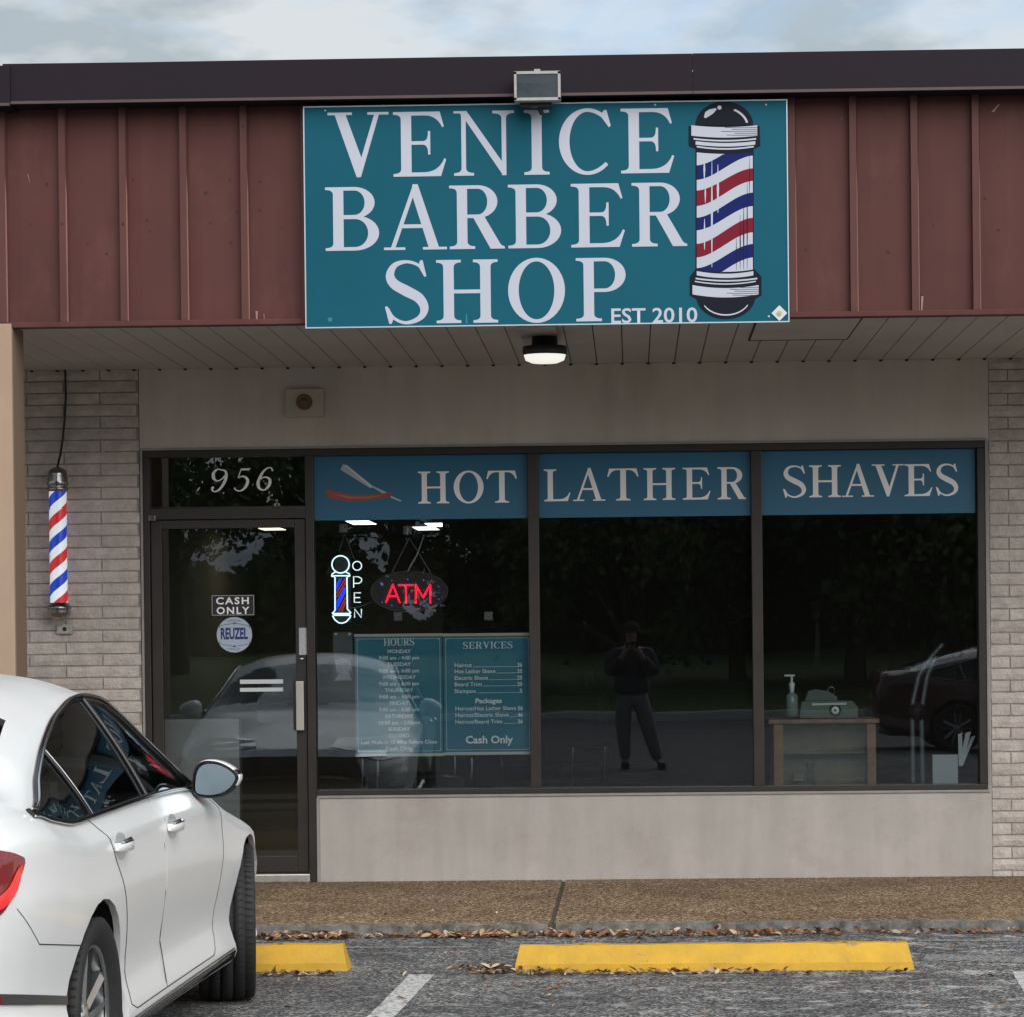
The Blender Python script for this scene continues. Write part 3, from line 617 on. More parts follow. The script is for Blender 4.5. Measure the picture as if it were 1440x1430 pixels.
# coping
ZP0, ZP1 = P(890, 133, YF-.17).z, P(890, 77, YF-.17).z
for i, (a, b, dy, dz) in enumerate(((-9, P(15, 110, YF-.17).x, -.022, -.012), (P(15, 110, YF-.17).x-.04, P(974, 110, YF-.17).x, 0, 0), (P(974, 110, YF-.17).x+.0015, 8, .0, .0))):
    mb = MB(); y = YF-.17+dy; z0, z1 = ZP0+dz, ZP1+dz
    N = max(2, int((b-a)/.6)); rnd = random.Random(i)
    top = [(a+(b-a)*j/N, y+rnd.uniform(-.004, .004), z1+rnd.uniform(-.001, .001)) for j in range(N+1)]
    for j in range(N):
        p, q = top[j], top[j+1]
        mb.face([(p[0], y, z0), (q[0], y, z0), q, p], 0, True)
        mb.face([p, q, (q[0], YF+.35, q[2]+.02), (p[0], YF+.35, p[2]+.02)], 0, False)
        mb.face([(p[0], y, z0), (p[0], YF+.06, z0-.004), (q[0], YF+.06, z0-.004), (q[0], y, z0)], 0)
    mb.face([(b, y, z0), (b, YF+.3, z0), (b, YF+.3, top[-1][2]), top[-1]], 0)
    mb.box(a, b-.001, y-.010, y+.004, z0-.004, z0+.010, 1)
    part('coping', mb, [M['coping'], M['copinglip']])
mb = MB(); mb.box(-9, 8, YF+.13, 36, ZP1-.25, ZP1-.12); mb.box(-9, 8, YF+.13, 36, ZC+.31, ZC+.33); part('roof', mb, M['gap'])

# shop front frame
YG = W+.045
fr = None
def fbar(x0, x1, z0, z1, name='frame_bar', y0=W-.006, y1=W+.10, par=None, m=None):
    par = par or fr; mb = MB(); mb.box(x0, x1, y0, y1, z0, z1, bev=.003); return mb.build(name, m or M['bronze'], par)
px_ = lambda x: P(x, 870, W).x
ZG1, ZG0 = P(890, 636, W).z, P(890, 1106, W).z
xg = [(px_(443), px_(744)), (px_(759), px_(1058)), (px_(1073), px_(1376))]
fr = fbar(XL+.001, XR-.001, ZG1, ZH-.001, 'window_frame', par=bld)
fbar(xg[0][0], XR-.001, ZSILL+.001, ZG0, 'sill', y0=W-.012)
fbar(xg[0][1], xg[1][0], ZG0+.001, ZG1-.001, 'mullion'); fbar(xg[1][1], xg[2][0], ZG0+.001, ZG1-.001, 'mullion'); fbar(xg[2][1], XR-.001, ZG0+.001, ZG1-.001, 'jamb')
fbar(px_(431), xg[0][0]-.001, ZS, ZG1-.001, 'jamb'); fbar(XL+.001, px_(212), ZS, ZG1-.001, 'jamb')
for a, b in xg:
    mb = MB(); mb.face([(a-.005, YG, ZG0-.005), (b+.005, YG, ZG0-.005), (b+.005, YG, ZG1+.005), (a-.005, YG, ZG1+.005)]); mb.build('window_pane', M['glass'], bld)
ZT1, ZT0 = ZG1-.006, P(320, 713, W).z
fbar(px_(212)+.001, px_(431)-.001, P(320, 729, W).z, ZT0, 'transom_bar')
mb = MB(); mb.face([(px_(212), YG, ZT0-.004), (px_(431), YG, ZT0-.004), (px_(431), YG, ZG1+.003), (px_(212), YG, ZG1+.003)]); mb.build('transom_pane', M['transom'], bld)
# street number painted on the transom, with the ghost of a lost first figure
for ch, xa, ya, yb, wd in (('9', 297, 692, 660, 20), ('5', 330, 691, 659, 20), ('6', 361, 690, 658, 20)):
    p, q = P(xa, ya, YG-.002), P(xa, yb, YG-.002); letter(ch, p.x, p.z, wd/237*1.0, (q-p).z, YG-.002, bld, M['whitev'], 'house_number', slant=.10)
mb = MB()
for a, b, r in (((277, 691), (281, 686), .0035), ((284, 680), (285, 677), .003)):
    mb.tube([P(*a, YG-.003), P(*b, YG-.003)], r, 5)
mb.build('number_residue', M['whitev'], bld)
# door
dz1, dz0 = P(320, 730, W).z, P(320, 1226, W).z; dx0, dx1 = px_(213), px_(430)
gx0, gx1 = px_(228), px_(415); gz1, gz0 = P(320, 742, W).z, P(320, 1204, W).z
mb = MB()
for q in ((dx0, gx0, dz0, dz1), (gx1, dx1, dz0, dz1), (gx0+.001, gx1-.001, gz1, dz1), (gx0+.001, gx1-.001, dz0, gz0)): mb.box(q[0], q[1], W+.012, W+.06, q[2], q[3], bev=.003)
dr = part('door', mb, M['bronze'])
mb = MB(); mb.face([(gx0, W+.036, gz0), (gx1, W+.036, gz0), (gx1, W+.036, gz1), (gx0, W+.036, gz1)]); mb.build('door_glass', M['glass'], dr)
mb = MB(); mb.box(dx0-.02, dx1+.01, W-.03, W+.08, ZS, dz0-.012, bev=.005); part('threshold', mb, M['alu'])
hz0, hz1 = P(421, 1026, W).z, P(421, 957, W).z
mb = MB(); mb.box(px_(416), px_(427), W-.045, W-.028, hz0, hz1, bev=.004)
mb.box(px_(418), px_(425), W-.03, W+.012, hz0+.02, hz0+.04); mb.box(px_(418), px_(425), W-.03, W+.012, hz1-.04, hz1-.02)
mb.build('door_handle', mat('handle_plate', (.5, .47, .42), .4, metal=.6), dr)
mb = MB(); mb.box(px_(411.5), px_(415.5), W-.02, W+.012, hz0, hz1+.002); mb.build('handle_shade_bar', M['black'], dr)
mb = MB(); mb.box(px_(420), px_(431), W+.006, W+.012, P(425, 920, W).z, P(425, 882, W).z); mb.build('latch_sticker', mat('latch_sticker', (.55, .56, .6), .5, var=.3, vscale=70), dr)
mb = MB(); mb.lathe([(.0001, -.008), (.014, -.008), (.016, 0), (.016, .01)], 20, 'y', P(424, 926, W+.01)); mb.build('lock_cylinder', M['oldchrome'], dr)
mb = MB(); p = P(215, 728, W); mb.box(p.x-.022, p.x+.018, W-.02, W-.006, p.z-.018, p.z+.018, bev=.004); mb.build('door_pivot', M['oldchrome'], dr)
# room behind the glass
rx0, rx1, ry1, rc = XL-1.2, XR+1.4, 31.0, P(890, 626, W).z+.02
mb = MB(); mb.face([(rx0, W+.11, ZS-.02), (rx1, W+.11, ZS-.02), (rx1, ry1, ZS-.02), (rx0, ry1, ZS-.02)]); part('interior_floor', mb, M['floor_in'])
mb = MB(); mb.face([(rx0, W+.21, rc), (rx1, W+.21, rc), (rx1, ry1, rc), (rx0, ry1, rc)]); part('interior_ceiling', mb, M['ceil_in'])
mb = MB(); mb.face([(rx0, ry1, ZS-.1), (rx1, ry1, ZS-.1), (rx1, ry1, rc), (rx0, ry1, rc)]); mb.face([(rx0, W+.2, ZS-.1), (rx0, ry1, ZS-.1), (rx0, ry1, rc), (rx0, W+.2, rc)]); mb.face([(rx1, W+.2, ZS-.1), (rx1, ry1, ZS-.1), (rx1, ry1, rc), (rx1, W+.2, rc)]); part('interior_wall', mb, M['wall_in'])
mb = MB(); mb.box(rx0, XL-.001, W+.201, W+.22, ZS-.1, rc); mb.box(XR+.001, rx1, W+.201, W+.22, ZS-.1, rc); part('interior_wall', mb, M['wall_in'])
mb = MB(); mb.box(-1.6, 1.9, 24.0, 24.15, ZS, rc-.001); part('partition', mb, M['wall_in'])
M['lamp'] = emis('lamp_panel', (1, .97, .90), 3.5)
M['lampw'] = emis('lamp_panel_warm', (1, .82, .45), 2.5)
def roomlamp(px, py, dx, dy, warm=False):
    d = _F+_R*((px-PPX)/FPX)-_U*((py-PPY)/FPX); t = (rc-.03-CAM.z)/d.z; p = CAM+d*t
    mb = MB(); mb.box(-dx, dx, -dy, dy, .005, .028); o = mb.build('ceiling_lamp', M['alu']); o.location = p
    mb = MB(); mb.face([(-dx+.02, -dy+.02, .004), (dx-.02, -dy+.02, .004), (dx-.02, dy-.02, .004), (-dx+.02, dy-.02, .004)]); mb.build('diffuser', M['lampw'] if warm else M['lamp'], o); return o
# ================================================================ THINGS ON THE BUILDING
YS = YF-.10
# --- the big sign
c0, c1, c2, c3 = P(428, 151, YS), P(1106, 143, YS), P(1108, 452, YS), P(431, 461, YS)
sx0, sx1, sz0, sz1 = (c0.x+c3.x)/2, (c1.x+c2.x)/2, (c2.z+c3.z)/2, (c0.z+c1.z)/2
sign = empty('shop_sign', (0, 0, 0), 'large teal rectangular sign with white serif lettering and a striped barber pole picture', 'sign')
mb = MB(); mb.box(sx0, sx1, YS, YS+.012, sz0, sz1); mb.build('sign_panel', M['teal'], sign)
mb = MB(); t = .006
mb.box(sx0-t, sx1+t, YS-.004, YS+.016, sz1, sz1+t); mb.box(sx0-t, sx1+t, YS-.004, YS+.016, sz0-t, sz0); mb.box(sx0-t, sx0, YS-.004, YS+.016, sz0, sz1); mb.box(sx1, sx1+t, YS-.004, YS+.016, sz0, sz1)
mb.build('edge_trim', M['signedge'], sign)
mb = MB()
for xx in (sx0+.3, sx0+1.2, sx1-.3):
    for zz in (sz0+.2, sz1-.2): mb.box(xx-.02, xx+.02, YS+.012, YF-.04, zz-.02, zz+.02)
mb.build('standoffs', M['black'], sign)
YL = YS-.0015
def row(items, ytop, ybase, pxc, Y=YL, par=sign, m=None):
    b = P(pxc, ybase, Y).z; h = P(pxc, ytop, Y).z-b
    for ch, xa, xb, ym in items:
        a, c = P(xa, ym, Y).x, P(xb, ym, Y).x; letter(ch, a, b, c-a, h, Y, par, m or M['white'])
row([('V', 461, 546.8, 205), ('E', 553, 627.3, 205), ('N', 638, 723, 202), ('I', 737, 772.5, 202), ('C', 786, 860, 200), ('E', 873, 948, 199)], 156, 247, 705)
row([('B', 457.5, 533, 308), ('A', 539.5, 628, 307), ('R', 632, 709.5, 306), ('B', 714.5, 789, 305), ('E', 803, 878.5, 304), ('R', 888.5, 966, 303)], 260.5, 350, 712)
row([('S', 541, 603.5, 410), ('H', 613.6, 699, 409), ('O', 714.5, 794.5, 408), ('P', 810, 880, 407)], 365, 454, 711)
p = P(859, 455, YL); q = P(980, 453, YL)
text('EST 2010', (p.x+q.x)/2, (p.z+q.z)/2, .105, YL, sign, M['white'], 'lettering', width=(q-p).x, bold=.0015)
# screws, hole and diamond plate of the sign
mb = MB()
for (px, py) in ((457, 156), (921, 148), (1077, 148), (1081, 446), (753, 151)):
    mb.lathe([(.0001, -.004), (.006, -.003), (.007, 0)], 10, 'y', P(px, py, YS))
mb.build('screws', M['alu'], sign)
mb = MB(); p = P(464, 450, YS-.001); mb.lathe([(.0001, 0), (.012, .0002)], 10, 'y', p); p = P(656, 450, YS-.001); mb.face([p+Vector((-.005, 0, -.02)), p+Vector((.005, 0, -.02)), p+Vector((.003, 0, .03)), p+Vector((-.003, 0, .03))]); mb.build('dents', M['tealp'], sign)
p = P(1096, 441, YS-.004); mb = MB(); mb.prism([(p.x-.040, p.z), (p.x, p.z-.040), (p.x+.040, p.z), (p.x, p.z+.040)], YS-.006, YS-.001); mb.lathe([(.0001, -.008), (.012, -.007)], 10, 'y', p, 1); mb.build('diamond_sticker', [M['paper'], mat('sticker_mark', (.5, .42, .2), .5)], sign)
# printed barber pole, redrawn from flat layers; drawing units are enlarged-photo pixels
def Z3(x, y): p = P(760+x/3.6667, 90+y/3.6667, YL); return (p.x, p.z)
def flat(mb, pts, lay, mi=0):
    qq = [Z3(*a) for a in pts]; mb.face([(a, YL-.0004*lay, b) for a, b in qq], mi)
def arcpts(cx_, cy_, rx, ry, a0, a1, n=20): return [(cx_+rx*math.cos(R(a0+(a1-a0)*i/n)), cy_+ry*math.sin(R(a0+(a1-a0)*i/n))) for i in range(n+1)]
pm_ = [M['navy'], M['white'], M['blueprint'], M['redprint']]
mb = MB()
flat(mb, arcpts(948, 320, 150, 125, 180, 360), 1, 0); mb.build('pole_dome', pm_, sign); mb = MB()
flat(mb, [(800, 318), (1098, 318), (1130, 322), (1134, 425), (1100, 440), (1100, 1055), (1140, 1100), (1140, 1195), (1105, 1215), (805, 1215), (770, 1195), (770, 1100), (800, 1060), (800, 440), (764, 425), (764, 322)], 1, 0)
mb.build('pole_silhouette', pm_, sign); mb = MB(); flat(mb, arcpts(956, 1200, 152, 118, 0, 180), .8, 0)
mb.build('pole_dome', pm_, sign)
mb = MB()
def curvedband(x0, x1, y0, y1, sag, lay, mi, n=14, fl=1.0):
    for i in range(n):
        ta, tb = i/n, (i+1)/n; s_ = lambda t: sag*(1-(2*t-1)**2)
        flat(mb, [(x0+(x1-x0)*ta, y0+s_(ta)), (x0+(x1-x0)*tb, y0+s_(tb)), (x0+(x1-x0)*tb, y1+s_(tb)), (x0+(x1-x0)*ta, y1+s_(ta))], lay, mi)
curvedband(778, 1118, 318, 372, 10, 2, 1)      # wait band keeps a curved lower edge
curvedband(790, 1112, 384, 392, 10, 2, 1); curvedband(800, 1108, 400, 418, 10, 2, 1); curvedband(806, 1100, 424, 432, 12, 2, 1)
curvedband(806, 1098, 1070, 1092, 14, 2, 1); curvedband(800, 1118, 1104, 1112, 12, 2, 1); curvedband(796, 1110, 1120, 1126, 14, 2, 1); curvedband(784, 1125, 1142, 1190, 16, 2, 1)
mb.build('pole_cap_bands', pm_, sign)['kind'] = 'stuff'; mb = MB()
for yy, x0 in ((328, 950), (338, 985), (348, 930), (358, 1000), (367, 960)):        # engraved shading lines
    curvedband(x0, 1118, yy, yy+2.5, 2, 3, 0)
for yy, x0 in ((1152, 1010), (1162, 975), (1172, 1000), (1182, 960), (1192, 990)): curvedband(x0, 1125, yy, yy+2.5, 2, 3, 0)
mb.build('pole_engraving', pm_, sign)['kind'] = 'stuff'; mb = MB()
flat(mb, [(843, 275), (850, 250), (872, 236), (905, 230), (908, 238), (890, 258), (868, 272), (850, 282)], 2, 1)
flat(mb, arcpts(923, 227, 11, 11, 0, 360, 12), 2, 1)
flat(mb, arcpts(940, 330, 135, 108, -62, -14, 10)+arcpts(932, 330, 132, 100, -14, -62, 10), 2, 1)
flat(mb, arcpts(956, 1205, 128, 95, 28, 150, 12)+arcpts(956, 1196, 128, 97, 150, 28, 12), 2, 1)
mb.build('pole_dome_shine', pm_, sign)['kind'] = 'stuff'
bounds = [(460, 330, 1), (525, 400, 2), (600, 475, 1), (655, 540, 3), (735, 605, 1), (795, 665, 2), (860, 735, 1), (930, 795, 3), (1000, 870, 1), (1055, 930, 2), (1130, 1000, 1), (1190, 1075, 3)]
NB = 24
for i in range(len(bounds)-1):
    mb = MB(); (la, ra, c), (lb, rb, _) = bounds[i], bounds[i+1]
    if i == 0: la -= 120
    sm = lambda t: (t*.15+.85*t*t*(3-2*t))
    for k in range(NB):
        ta, tb = k/NB, (k+1)/NB; xa, xb = 806+289*ta, 806+289*tb
        q = [la+(ra-la)*sm(ta), la+(ra-la)*sm(tb), lb+(rb-lb)*sm(tb), lb+(rb-lb)*sm(ta)]
        top = lambda t: 458+0*t+8*(1-(2*t-1)**2); bot = lambda t: 1062+12*(1-(2*t-1)**2)
        q = [max(q[0], top(ta)), max(q[1], top(tb)), min(q[2], bot(tb)), min(q[3], bot(ta))]
        if q[3] > q[0]+.5 or q[2] > q[1]+.5: flat(mb, [(xa, q[0]), (xb, q[1]), (xb, max(q[2], q[1])), (xa, max(q[3], q[0]))], 2, c)
    if mb.f: mb.build('pole_stripe', pm_, sign)
mb = MB()
for x, y0, y1, wd, c in ((845, 490, 600, 5, 1), (884, 500, 1050, 5, 1), (915, 520, 770, 6, 1), (846, 800, 960, 5, 1), (850, 620, 720, 4, 1), (1066, 600, 1060, 3, 0), (1048, 720, 1060, 3.5, 0), (1030, 780, 1060, 3, 0), (1010, 900, 1065, 2.5, 0), (1078, 480, 700, 2, 0)):
    flat(mb, [(x-wd*.2, y0), (x+wd*.2, y0), (x+wd, (y0+y1)/2), (x+wd*.3, y1), (x-wd*.3, y1), (x-wd, (y0+y1)/2)], 3, c)
mb.build('pole_glints', pm_, sign)

# --- floodlight on the coping above the sign
fx0, fx1 = P(723, 120, YF-.30).x, P(788, 120, YF-.30).x; fz0, fz1 = P(755, 141, YF-.3).z, P(755, 101, YF-.3).z
fl = empty('floodlight', ((fx0+fx1)/2, YF-.2, fz0), 'grey metal box floodlight fixed on the dark roof coping above the sign', 'floodlight')
fl.location = (0, 0, 0)
mb = MB(); a = .012; yA, yB = YF-.30, YF-.22
mb.prism([(fx0, fz0), (fx1, fz0), (fx1, fz1), (fx0, fz1)], yB, yB+.02)
mb.box(fx0, fx0+a, yA, yB, fz0, fz1); mb.box(fx1-a, fx1, yA, yB, fz0, fz1); mb.box(fx0, fx1, yA, yB, fz1-a, fz1+.002); mb.box(fx0, fx1, yA, yB, fz0-.002, fz0+a)
mb.box((fx0+fx1)/2-.015, (fx0+fx1)/2+.015, yA, yB, fz1+.002, fz1+.012)
mb.build('housing', mat('floodlight_grey', (.42, .42, .40), .5, var=.2, vscale=30), fl)
mb = MB(); mb.face([(fx0+a, yB-.005, fz0+a), (fx1-a, yB-.005, fz0+a), (fx1-a, yB-.012, fz1-.045), (fx0+a, yB-.012, fz1-.045)]); mb.face([(fx0+a, yB-.012, fz1-.045), (fx1-a, yB-.012, fz1-.045), (fx1-a, yA+.01, fz1-a), (fx0+a, yA+.01, fz1-a)], 1)
mb.build('reflector', [mat('reflector', (.16, .17, .18), .3, metal=.7, var=.4, vscale=20), mat('reflector_top', (.75, .76, .76), .5)], fl)
mb = MB(); mb.box(fx0+a, fx1-a, yA+.008, yA+.012, fz0+a, fz1-a); mb.build('lens', glass('lens_glass', (.75, .78, .8), 1.5), fl)
mb = MB(); xm = (fx0+fx1)/2; mb.box(xm-.09, xm+.07, YF-.24, YF-.18, fz0-.022, fz0-.003); mb.tube([(xm, YF-.2, fz0-.01), (xm+.02, YF-.18, fz0-.05)], .012); mb.build('bracket', M['black'], fl)

# --- soffit lamp
lp = SF(766, 487); lp = Vector((lp.x, YF+.55, ZC))
lx = P(766, 490, lp.y).x; zl = P(766, 512, lp.y).z; zr = P(766, 487, lp.y).z
lamp = empty('soffit_lamp', (lx, lp.y, ZC), 'round black rimmed lamp lit under the soffit above the shop window', 'lamp')
mb = MB(); r_ = 31/ (FPX/lp.y); mb.lathe([(.0001, ZC), (r_*.55, ZC), (r_*.6, zr), (r_, zr-.004), (r_*1.02, zr-.03), (r_*.98, zr-.05)], 36, 'z', (lx, lp.y, 0)); o = mb.build('rim', M['black'], lamp, offset=(lx, lp.y, ZC))
mb = MB(); mb.lathe([(r_*.96, zr-.046), (r_*.88, zl+.018), (r_*.6, zl+.004), (.0001, zl)], 36, 'z', (lx, lp.y, 0)); mb.build('lens', mat('lamp_lens', (.8, .82, .8), .3, emit=(1, 1, .92), es=.35), lamp, offset=(lx, lp.y, ZC))
mb = MB(); mb.box(lx-.13, lx+.07, YF+.15, YF+.95, ZC-.028, ZC-.002, bev=.008); mb.build('mounting_plate', mat('plate_metal', (.50, .47, .43), .4, metal=.4, var=.3, vscale=12), lamp, offset=(lx, lp.y, ZC))

# --- white box with brown disc
p0, p1 = P(402, 587, W-.04), P(455, 547, W-.04)
bx = empty('doorbell_box', (0, 0, 0), 'small square off white box with a round brown centre on the wall above the door', 'wall box')
mb = MB(); mb.box(p0.x, p1.x, W-.045, W-.001, p0.z, p1.z, bev=.004); mb.build('housing', mat('box_paint', (.50, .46, .41), .7, var=.1, vscale=20), bx)
c = P(428, 566, W-.045); mb = MB(); mb.lathe([(.0001, -.014), (.018, -.012), (.022, -.004), (.036, -.005), (.045, -.011), (.048, 0)], 28, 'y', c); mb.build('disc', mat('brown_disc', (.19, .115, .05), .5, var=.5, vscale=60), bx)

# --- barber pole on the left pier
YB = W-.12; bc = P(82, 765, YB); sc = FPX/YB
zt_, zb_ = P(80, 690, YB).z, P(82, 850, YB).z
pole = empty('barber_pole', (bc.x, YB, zb_), 'red white and blue barber pole with chrome caps on the left grey brick pier', 'barber pole')
off = (bc.x, YB, zb_); Cc = (bc.x, YB, 0)
r0 = 12.5/sc
def stripe(t0, t1, m, name):
    mb = MB(); n = 28; k = 60; H = zt_-zb_
    # helical band: theta from 0..2pi, height rises with theta
    turns = H/(2*84/sc)
    vs, fs = [], []
    NZ, NT = 90, 48
    for i in range(NZ):
        for j in range(NT):
            zc = zb_+H*(i+.5)/NZ; th = 2*math.pi*(j+.5)/NT
            ph = (th/(2*math.pi)+ (zt_-zc)/(168/sc)+.60) % 1
            if t0 <= ph < t1:
                b = []
                for (ii, jj) in ((i, j), (i, j+1), (i+1, j+1), (i+1, j)):
                    tt = 2*math.pi*jj/NT; b.append((bc.x+r0*math.cos(tt), YB+r0*math.sin(tt), zb_+H*ii/NZ))
                mb.face(b, 0, True)
    mb.build(name, m, pole, fixn=True, offset=off)
# smooth-edged stripes: build as helical strips instead of cells
def helix(t0, t1, m, name, r=r0):
    mb = MB(); H = zt_-zb_; pitch = 61/sc; NT = 40; nsub = 3
    k0 = -2; k1 = int(H/pitch)+3
    for k in range(k0, k1):
        for j in range(NT):
            for s_ in range(nsub):
                q = []
                for (jj, ss) in ((j, s_), (j+1, s_), (j+1, s_+1), (j, s_+1)):
                    th = 2*math.pi*jj/NT; f = t0+(t1-t0)*ss/nsub
                    z = zb_+(k+jj/NT+f)*pitch
                    q.append((bc.x+r*math.cos(th), YB+r*math.sin(th), min(max(z, zb_), zt_)))
                if max(a[2] for a in q)-min(a[2] for a in q) > 1e-4 and not (q[0][2] == q[3][2] and q[1][2] == q[2][2]): mb.face(q, 0, True)
    mb.build(name, m, pole, offset=off)
mb = MB(); mb.lathe([(r0-.0006, zb_), (r0-.0006, zt_)], 40, 'z', Cc); mb.build('cylinder', M['whitepole'], pole, offset=off)
helix(.116, .376, M['redpole'], 'red_stripe'); helix(.616, .876, M['bluepole'], 'blue_stripe')
mb = MB(); z = zt_; u_ = 1/sc
mb.lathe([(13*u_, z-2*u_), (14.5*u_, z), (15*u_, z+3*u_), (13.5*u_, z+5*u_), (14.5*u_, z+7*u_), (15.5*u_, z+9*u_), (14*u_, z+13*u_), (14.5*u_, z+16*u_), (13*u_, z+20*u_), (13.5*u_, z+23*u_), (12*u_, z+28*u_), (8*u_, z+31*u_), (3*u_, z+33*u_), (.0001, z+33.5*u_)], 36, 'z', Cc); mb.build('top_cap', M['oldchrome'], pole, offset=off)
mb = MB(); z = zb_
mb.lathe([(13*u_, z+3*u_), (14.5*u_, z), (17*u_, z-2*u_), (17.5*u_, z-5*u_), (16*u_, z-7*u_), (16.5*u_, z-9*u_), (15*u_, z-14*u_), (10*u_, z-19*u_), (4*u_, z-22*u_), (.0001, z-22.5*u_)], 36, 'z', Cc); mb.build('bottom_cap', M['oldchrome'], pole, offset=off)
mb = MB(); mb.box(bc.x-.02, bc.x+.02, YB+.04, W-.015, zt_+.06, zt_+.09); mb.box(bc.x-.02, bc.x+.02, YB+.04, W-.015, zb_-.06, zb_-.03); mb.build('wall_bracket', M['oldchrome'], pole, offset=off)
pts = [P(a, b, W-.035) for a, b in ((91, 513), (92, 530), (92.5, 560), (91, 590), (88, 620), (85, 640), (84.5, 656))]
pts[-1] = Vector((bc.x, YB, zt_+33*u_))
mb = MB(); mb.tube(pts, .007, 8); tag(mb.build('power_cable', M['black']), 'black cable hanging down grey bricks to the top of the barber pole', 'cable')
p = P(91, 884, W-.03); mb = MB(); mb.box(p.x-.046, p.x+.046, W-.035, W-.012, p.z-.028, p.z+.028, bev=.003); mb.lathe([(.0001, -.024), (.013, -.024)], 12, 'y', (p.x, W-.012, p.z), 1); tag(mb.build('outlet_plate', [mat('outlet_white', (.5, .48, .44), .6, var=.3, vscale=40), M['black']]), 'small off white outlet plate with a dark hole below the barber pole', 'outlet')

# --- vinyl banners on the glass
YV = YG-.004
def banner(pxa, pxb, label):
    b = empty('window_banner', (0, 0, 0), label, 'banner', 'teal vinyl banners across the window tops')
    xa, xb = pxa, pxb; zt = ZG1-.002; zb = P(890, 726, YG).z
    mb = MB(); mb.box(xa, xb, YV, YV+.003, zb, zt); mb.build('vinyl', M['tealv'], b); return b
b1 = banner(px_(442), px_(744)-.003, 'teal vinyl window banner reading HOT beside an open straight razor')
b2 = banner(px_(759)+.002, px_(1058)-.002, 'teal vinyl banner reading LATHER across the top of the middle window')
b3 = banner(px_(1073)+.002, px_(1376)-.008, 'teal vinyl banner reading SHAVES across the top of the right window')
row([('H', 588, 631, 687), ('O', 638, 680, 686), ('T', 684, 727, 685)], 663, 708, 657, YV-.001, b1, M['whitev'])
row([('L', 765, 802, 684), ('A', 806, 851, 683), ('T', 854, 898, 682), ('H', 905, 949, 681), ('E', 960, 999, 680), ('R', 1009, 1049, 679)], 659, 704, 907, YV-.001, b2, M['whitev'])
row([('S', 1101, 1134, 678), ('H', 1138, 1182, 678), ('A', 1184, 1229, 677), ('V', 1226, 1271, 676), ('E', 1272, 1311, 676), ('S', 1316, 1348, 675)], 654, 699, 1225, YV-.001, b3, M['whitev'])
def Z7(x, y): p = P(440+x/4.5, 620+y/4.5, YV-.001); return p
mb = MB()
mb.face([Z7(*a)+Vector((0, -.0002, 0)) for a in ((190, 150), (215, 155), (375, 285), (470, 330), (440, 335), (385, 300), (360, 300), (175, 185))], 0)
mb.face([Z7(*a)+Vector((0, -.0006, 0)) for a in ((200, 158), (215, 158), (372, 287), (368, 297))], 1)
mb.face([Z7(*a)+Vector((0, -.0004, 0)) for a in ((495, 350), (562, 380), (555, 387), (490, 362))], 0)
mb.build('razor_blade', [mat('razor_steel', (.42, .45, .50), .4), M['paper']], b1)
mb = MB(); mb.face([Z7(*a)+Vector((0, -.0008, 0)) for a in ((80, 315), (115, 312), (150, 325), (250, 345), (350, 345), (440, 335), (500, 328), (506, 340), (495, 355), (420, 370), (320, 382), (220, 385), (130, 375), (95, 360))], 0)
mb.face([Z7(*a)+Vector((0, -.0012, 0)) for a in ((110, 335), (250, 357), (350, 357), (460, 345), (350, 365), (230, 368))], 1)
mb.lathe([(.0001, -.0016), (.004, -.0015)], 8, 'y', Z7(478, 346), 2)
mb.build('razor_handle', [mat('razor_red', (.30, .055, .04), .4), mat('razor_shine', (.42, .14, .09), .4), M['navy']], b1)

# --- things hung inside the left window
YI = YG+.035
def Q(x, y, Y=YI): return P(440+x/4.5, 620+y/4.5, Y)
neon = empty('open_sign', (0, 0, 0), 'glowing white neon barber pole sign with vertical letters OPEN inside the left window', 'neon sign')
NW = emis('neon_white', (.70, .95, 1), .85); NBm = emis('neon_blue', (.02, .05, 1), .9); NR = emis('neon_red', (.9, .08, .1), .30)
tr = .0042
mb = MB(); cc = Q(175, 778); rr = 55/4.5/237
mb.tube([cc+Vector((rr*math.cos(2*math.pi*i/28), 0, rr*math.sin(2*math.pi*i/28))) for i in range(28)], tr, 6, closed=True)
mb.tube([Q(*a) for a in ((145, 824), (120, 840), (118, 852), (140, 860), (140, 1070), (122, 1088), (132, 1100), (232, 1100), (240, 1085), (222, 1065), (218, 1060), (215, 860), (235, 850), (230, 838), (205, 824))], tr, 6)
mb.tube([Q(118, 850), Q(235, 850)], tr, 6); mb.tube([Q(126, 1090), Q(238, 1090)], tr*1.3, 6)
mb.tube([Q(124, 1102), Q(140, 1130), Q(165, 1148), Q(185, 1150), (Q(210, 1142)), Q(232, 1118), Q(240, 1100)], tr, 6)
mb.build('white_tube', NW, neon)
mb = MB(); mb.box(Q(130, 0).x, Q(228, 0).x, YI+.012, YI+.016, Q(0, 1148).z, Q(0, 730).z); mb.build('backing', mat('neon_backing', (.02, .02, .025), .3), neon)
for a, b in (((150, 905), (165, 868)), ((150, 965), (200, 868)), ((150, 1030), (208, 925)), ((150, 1065), (208, 975))):
    pass
mb = MB()
for a, b in (((148, 920), (170, 868)), ((150, 935), (182, 868)), ((150, 1045), (208, 925)), ((150, 1065), (208, 945)), ((148, 1025), (200, 925))): mb.tube([Q(*a, YI+.004), Q(*b, YI+.004)], .0036, 6)
mb.build('blue_tube', NBm, neon)
mb = MB()
for a, b in (((150, 960), (205, 868)), ((152, 985), (208, 890)), ((165, 1075), (208, 985)), ((180, 1078), (210, 1010))): mb.tube([Q(*a, YI+.004), Q(*b, YI+.004)], .0036, 6)
mb.build('red_tube', NR, neon)
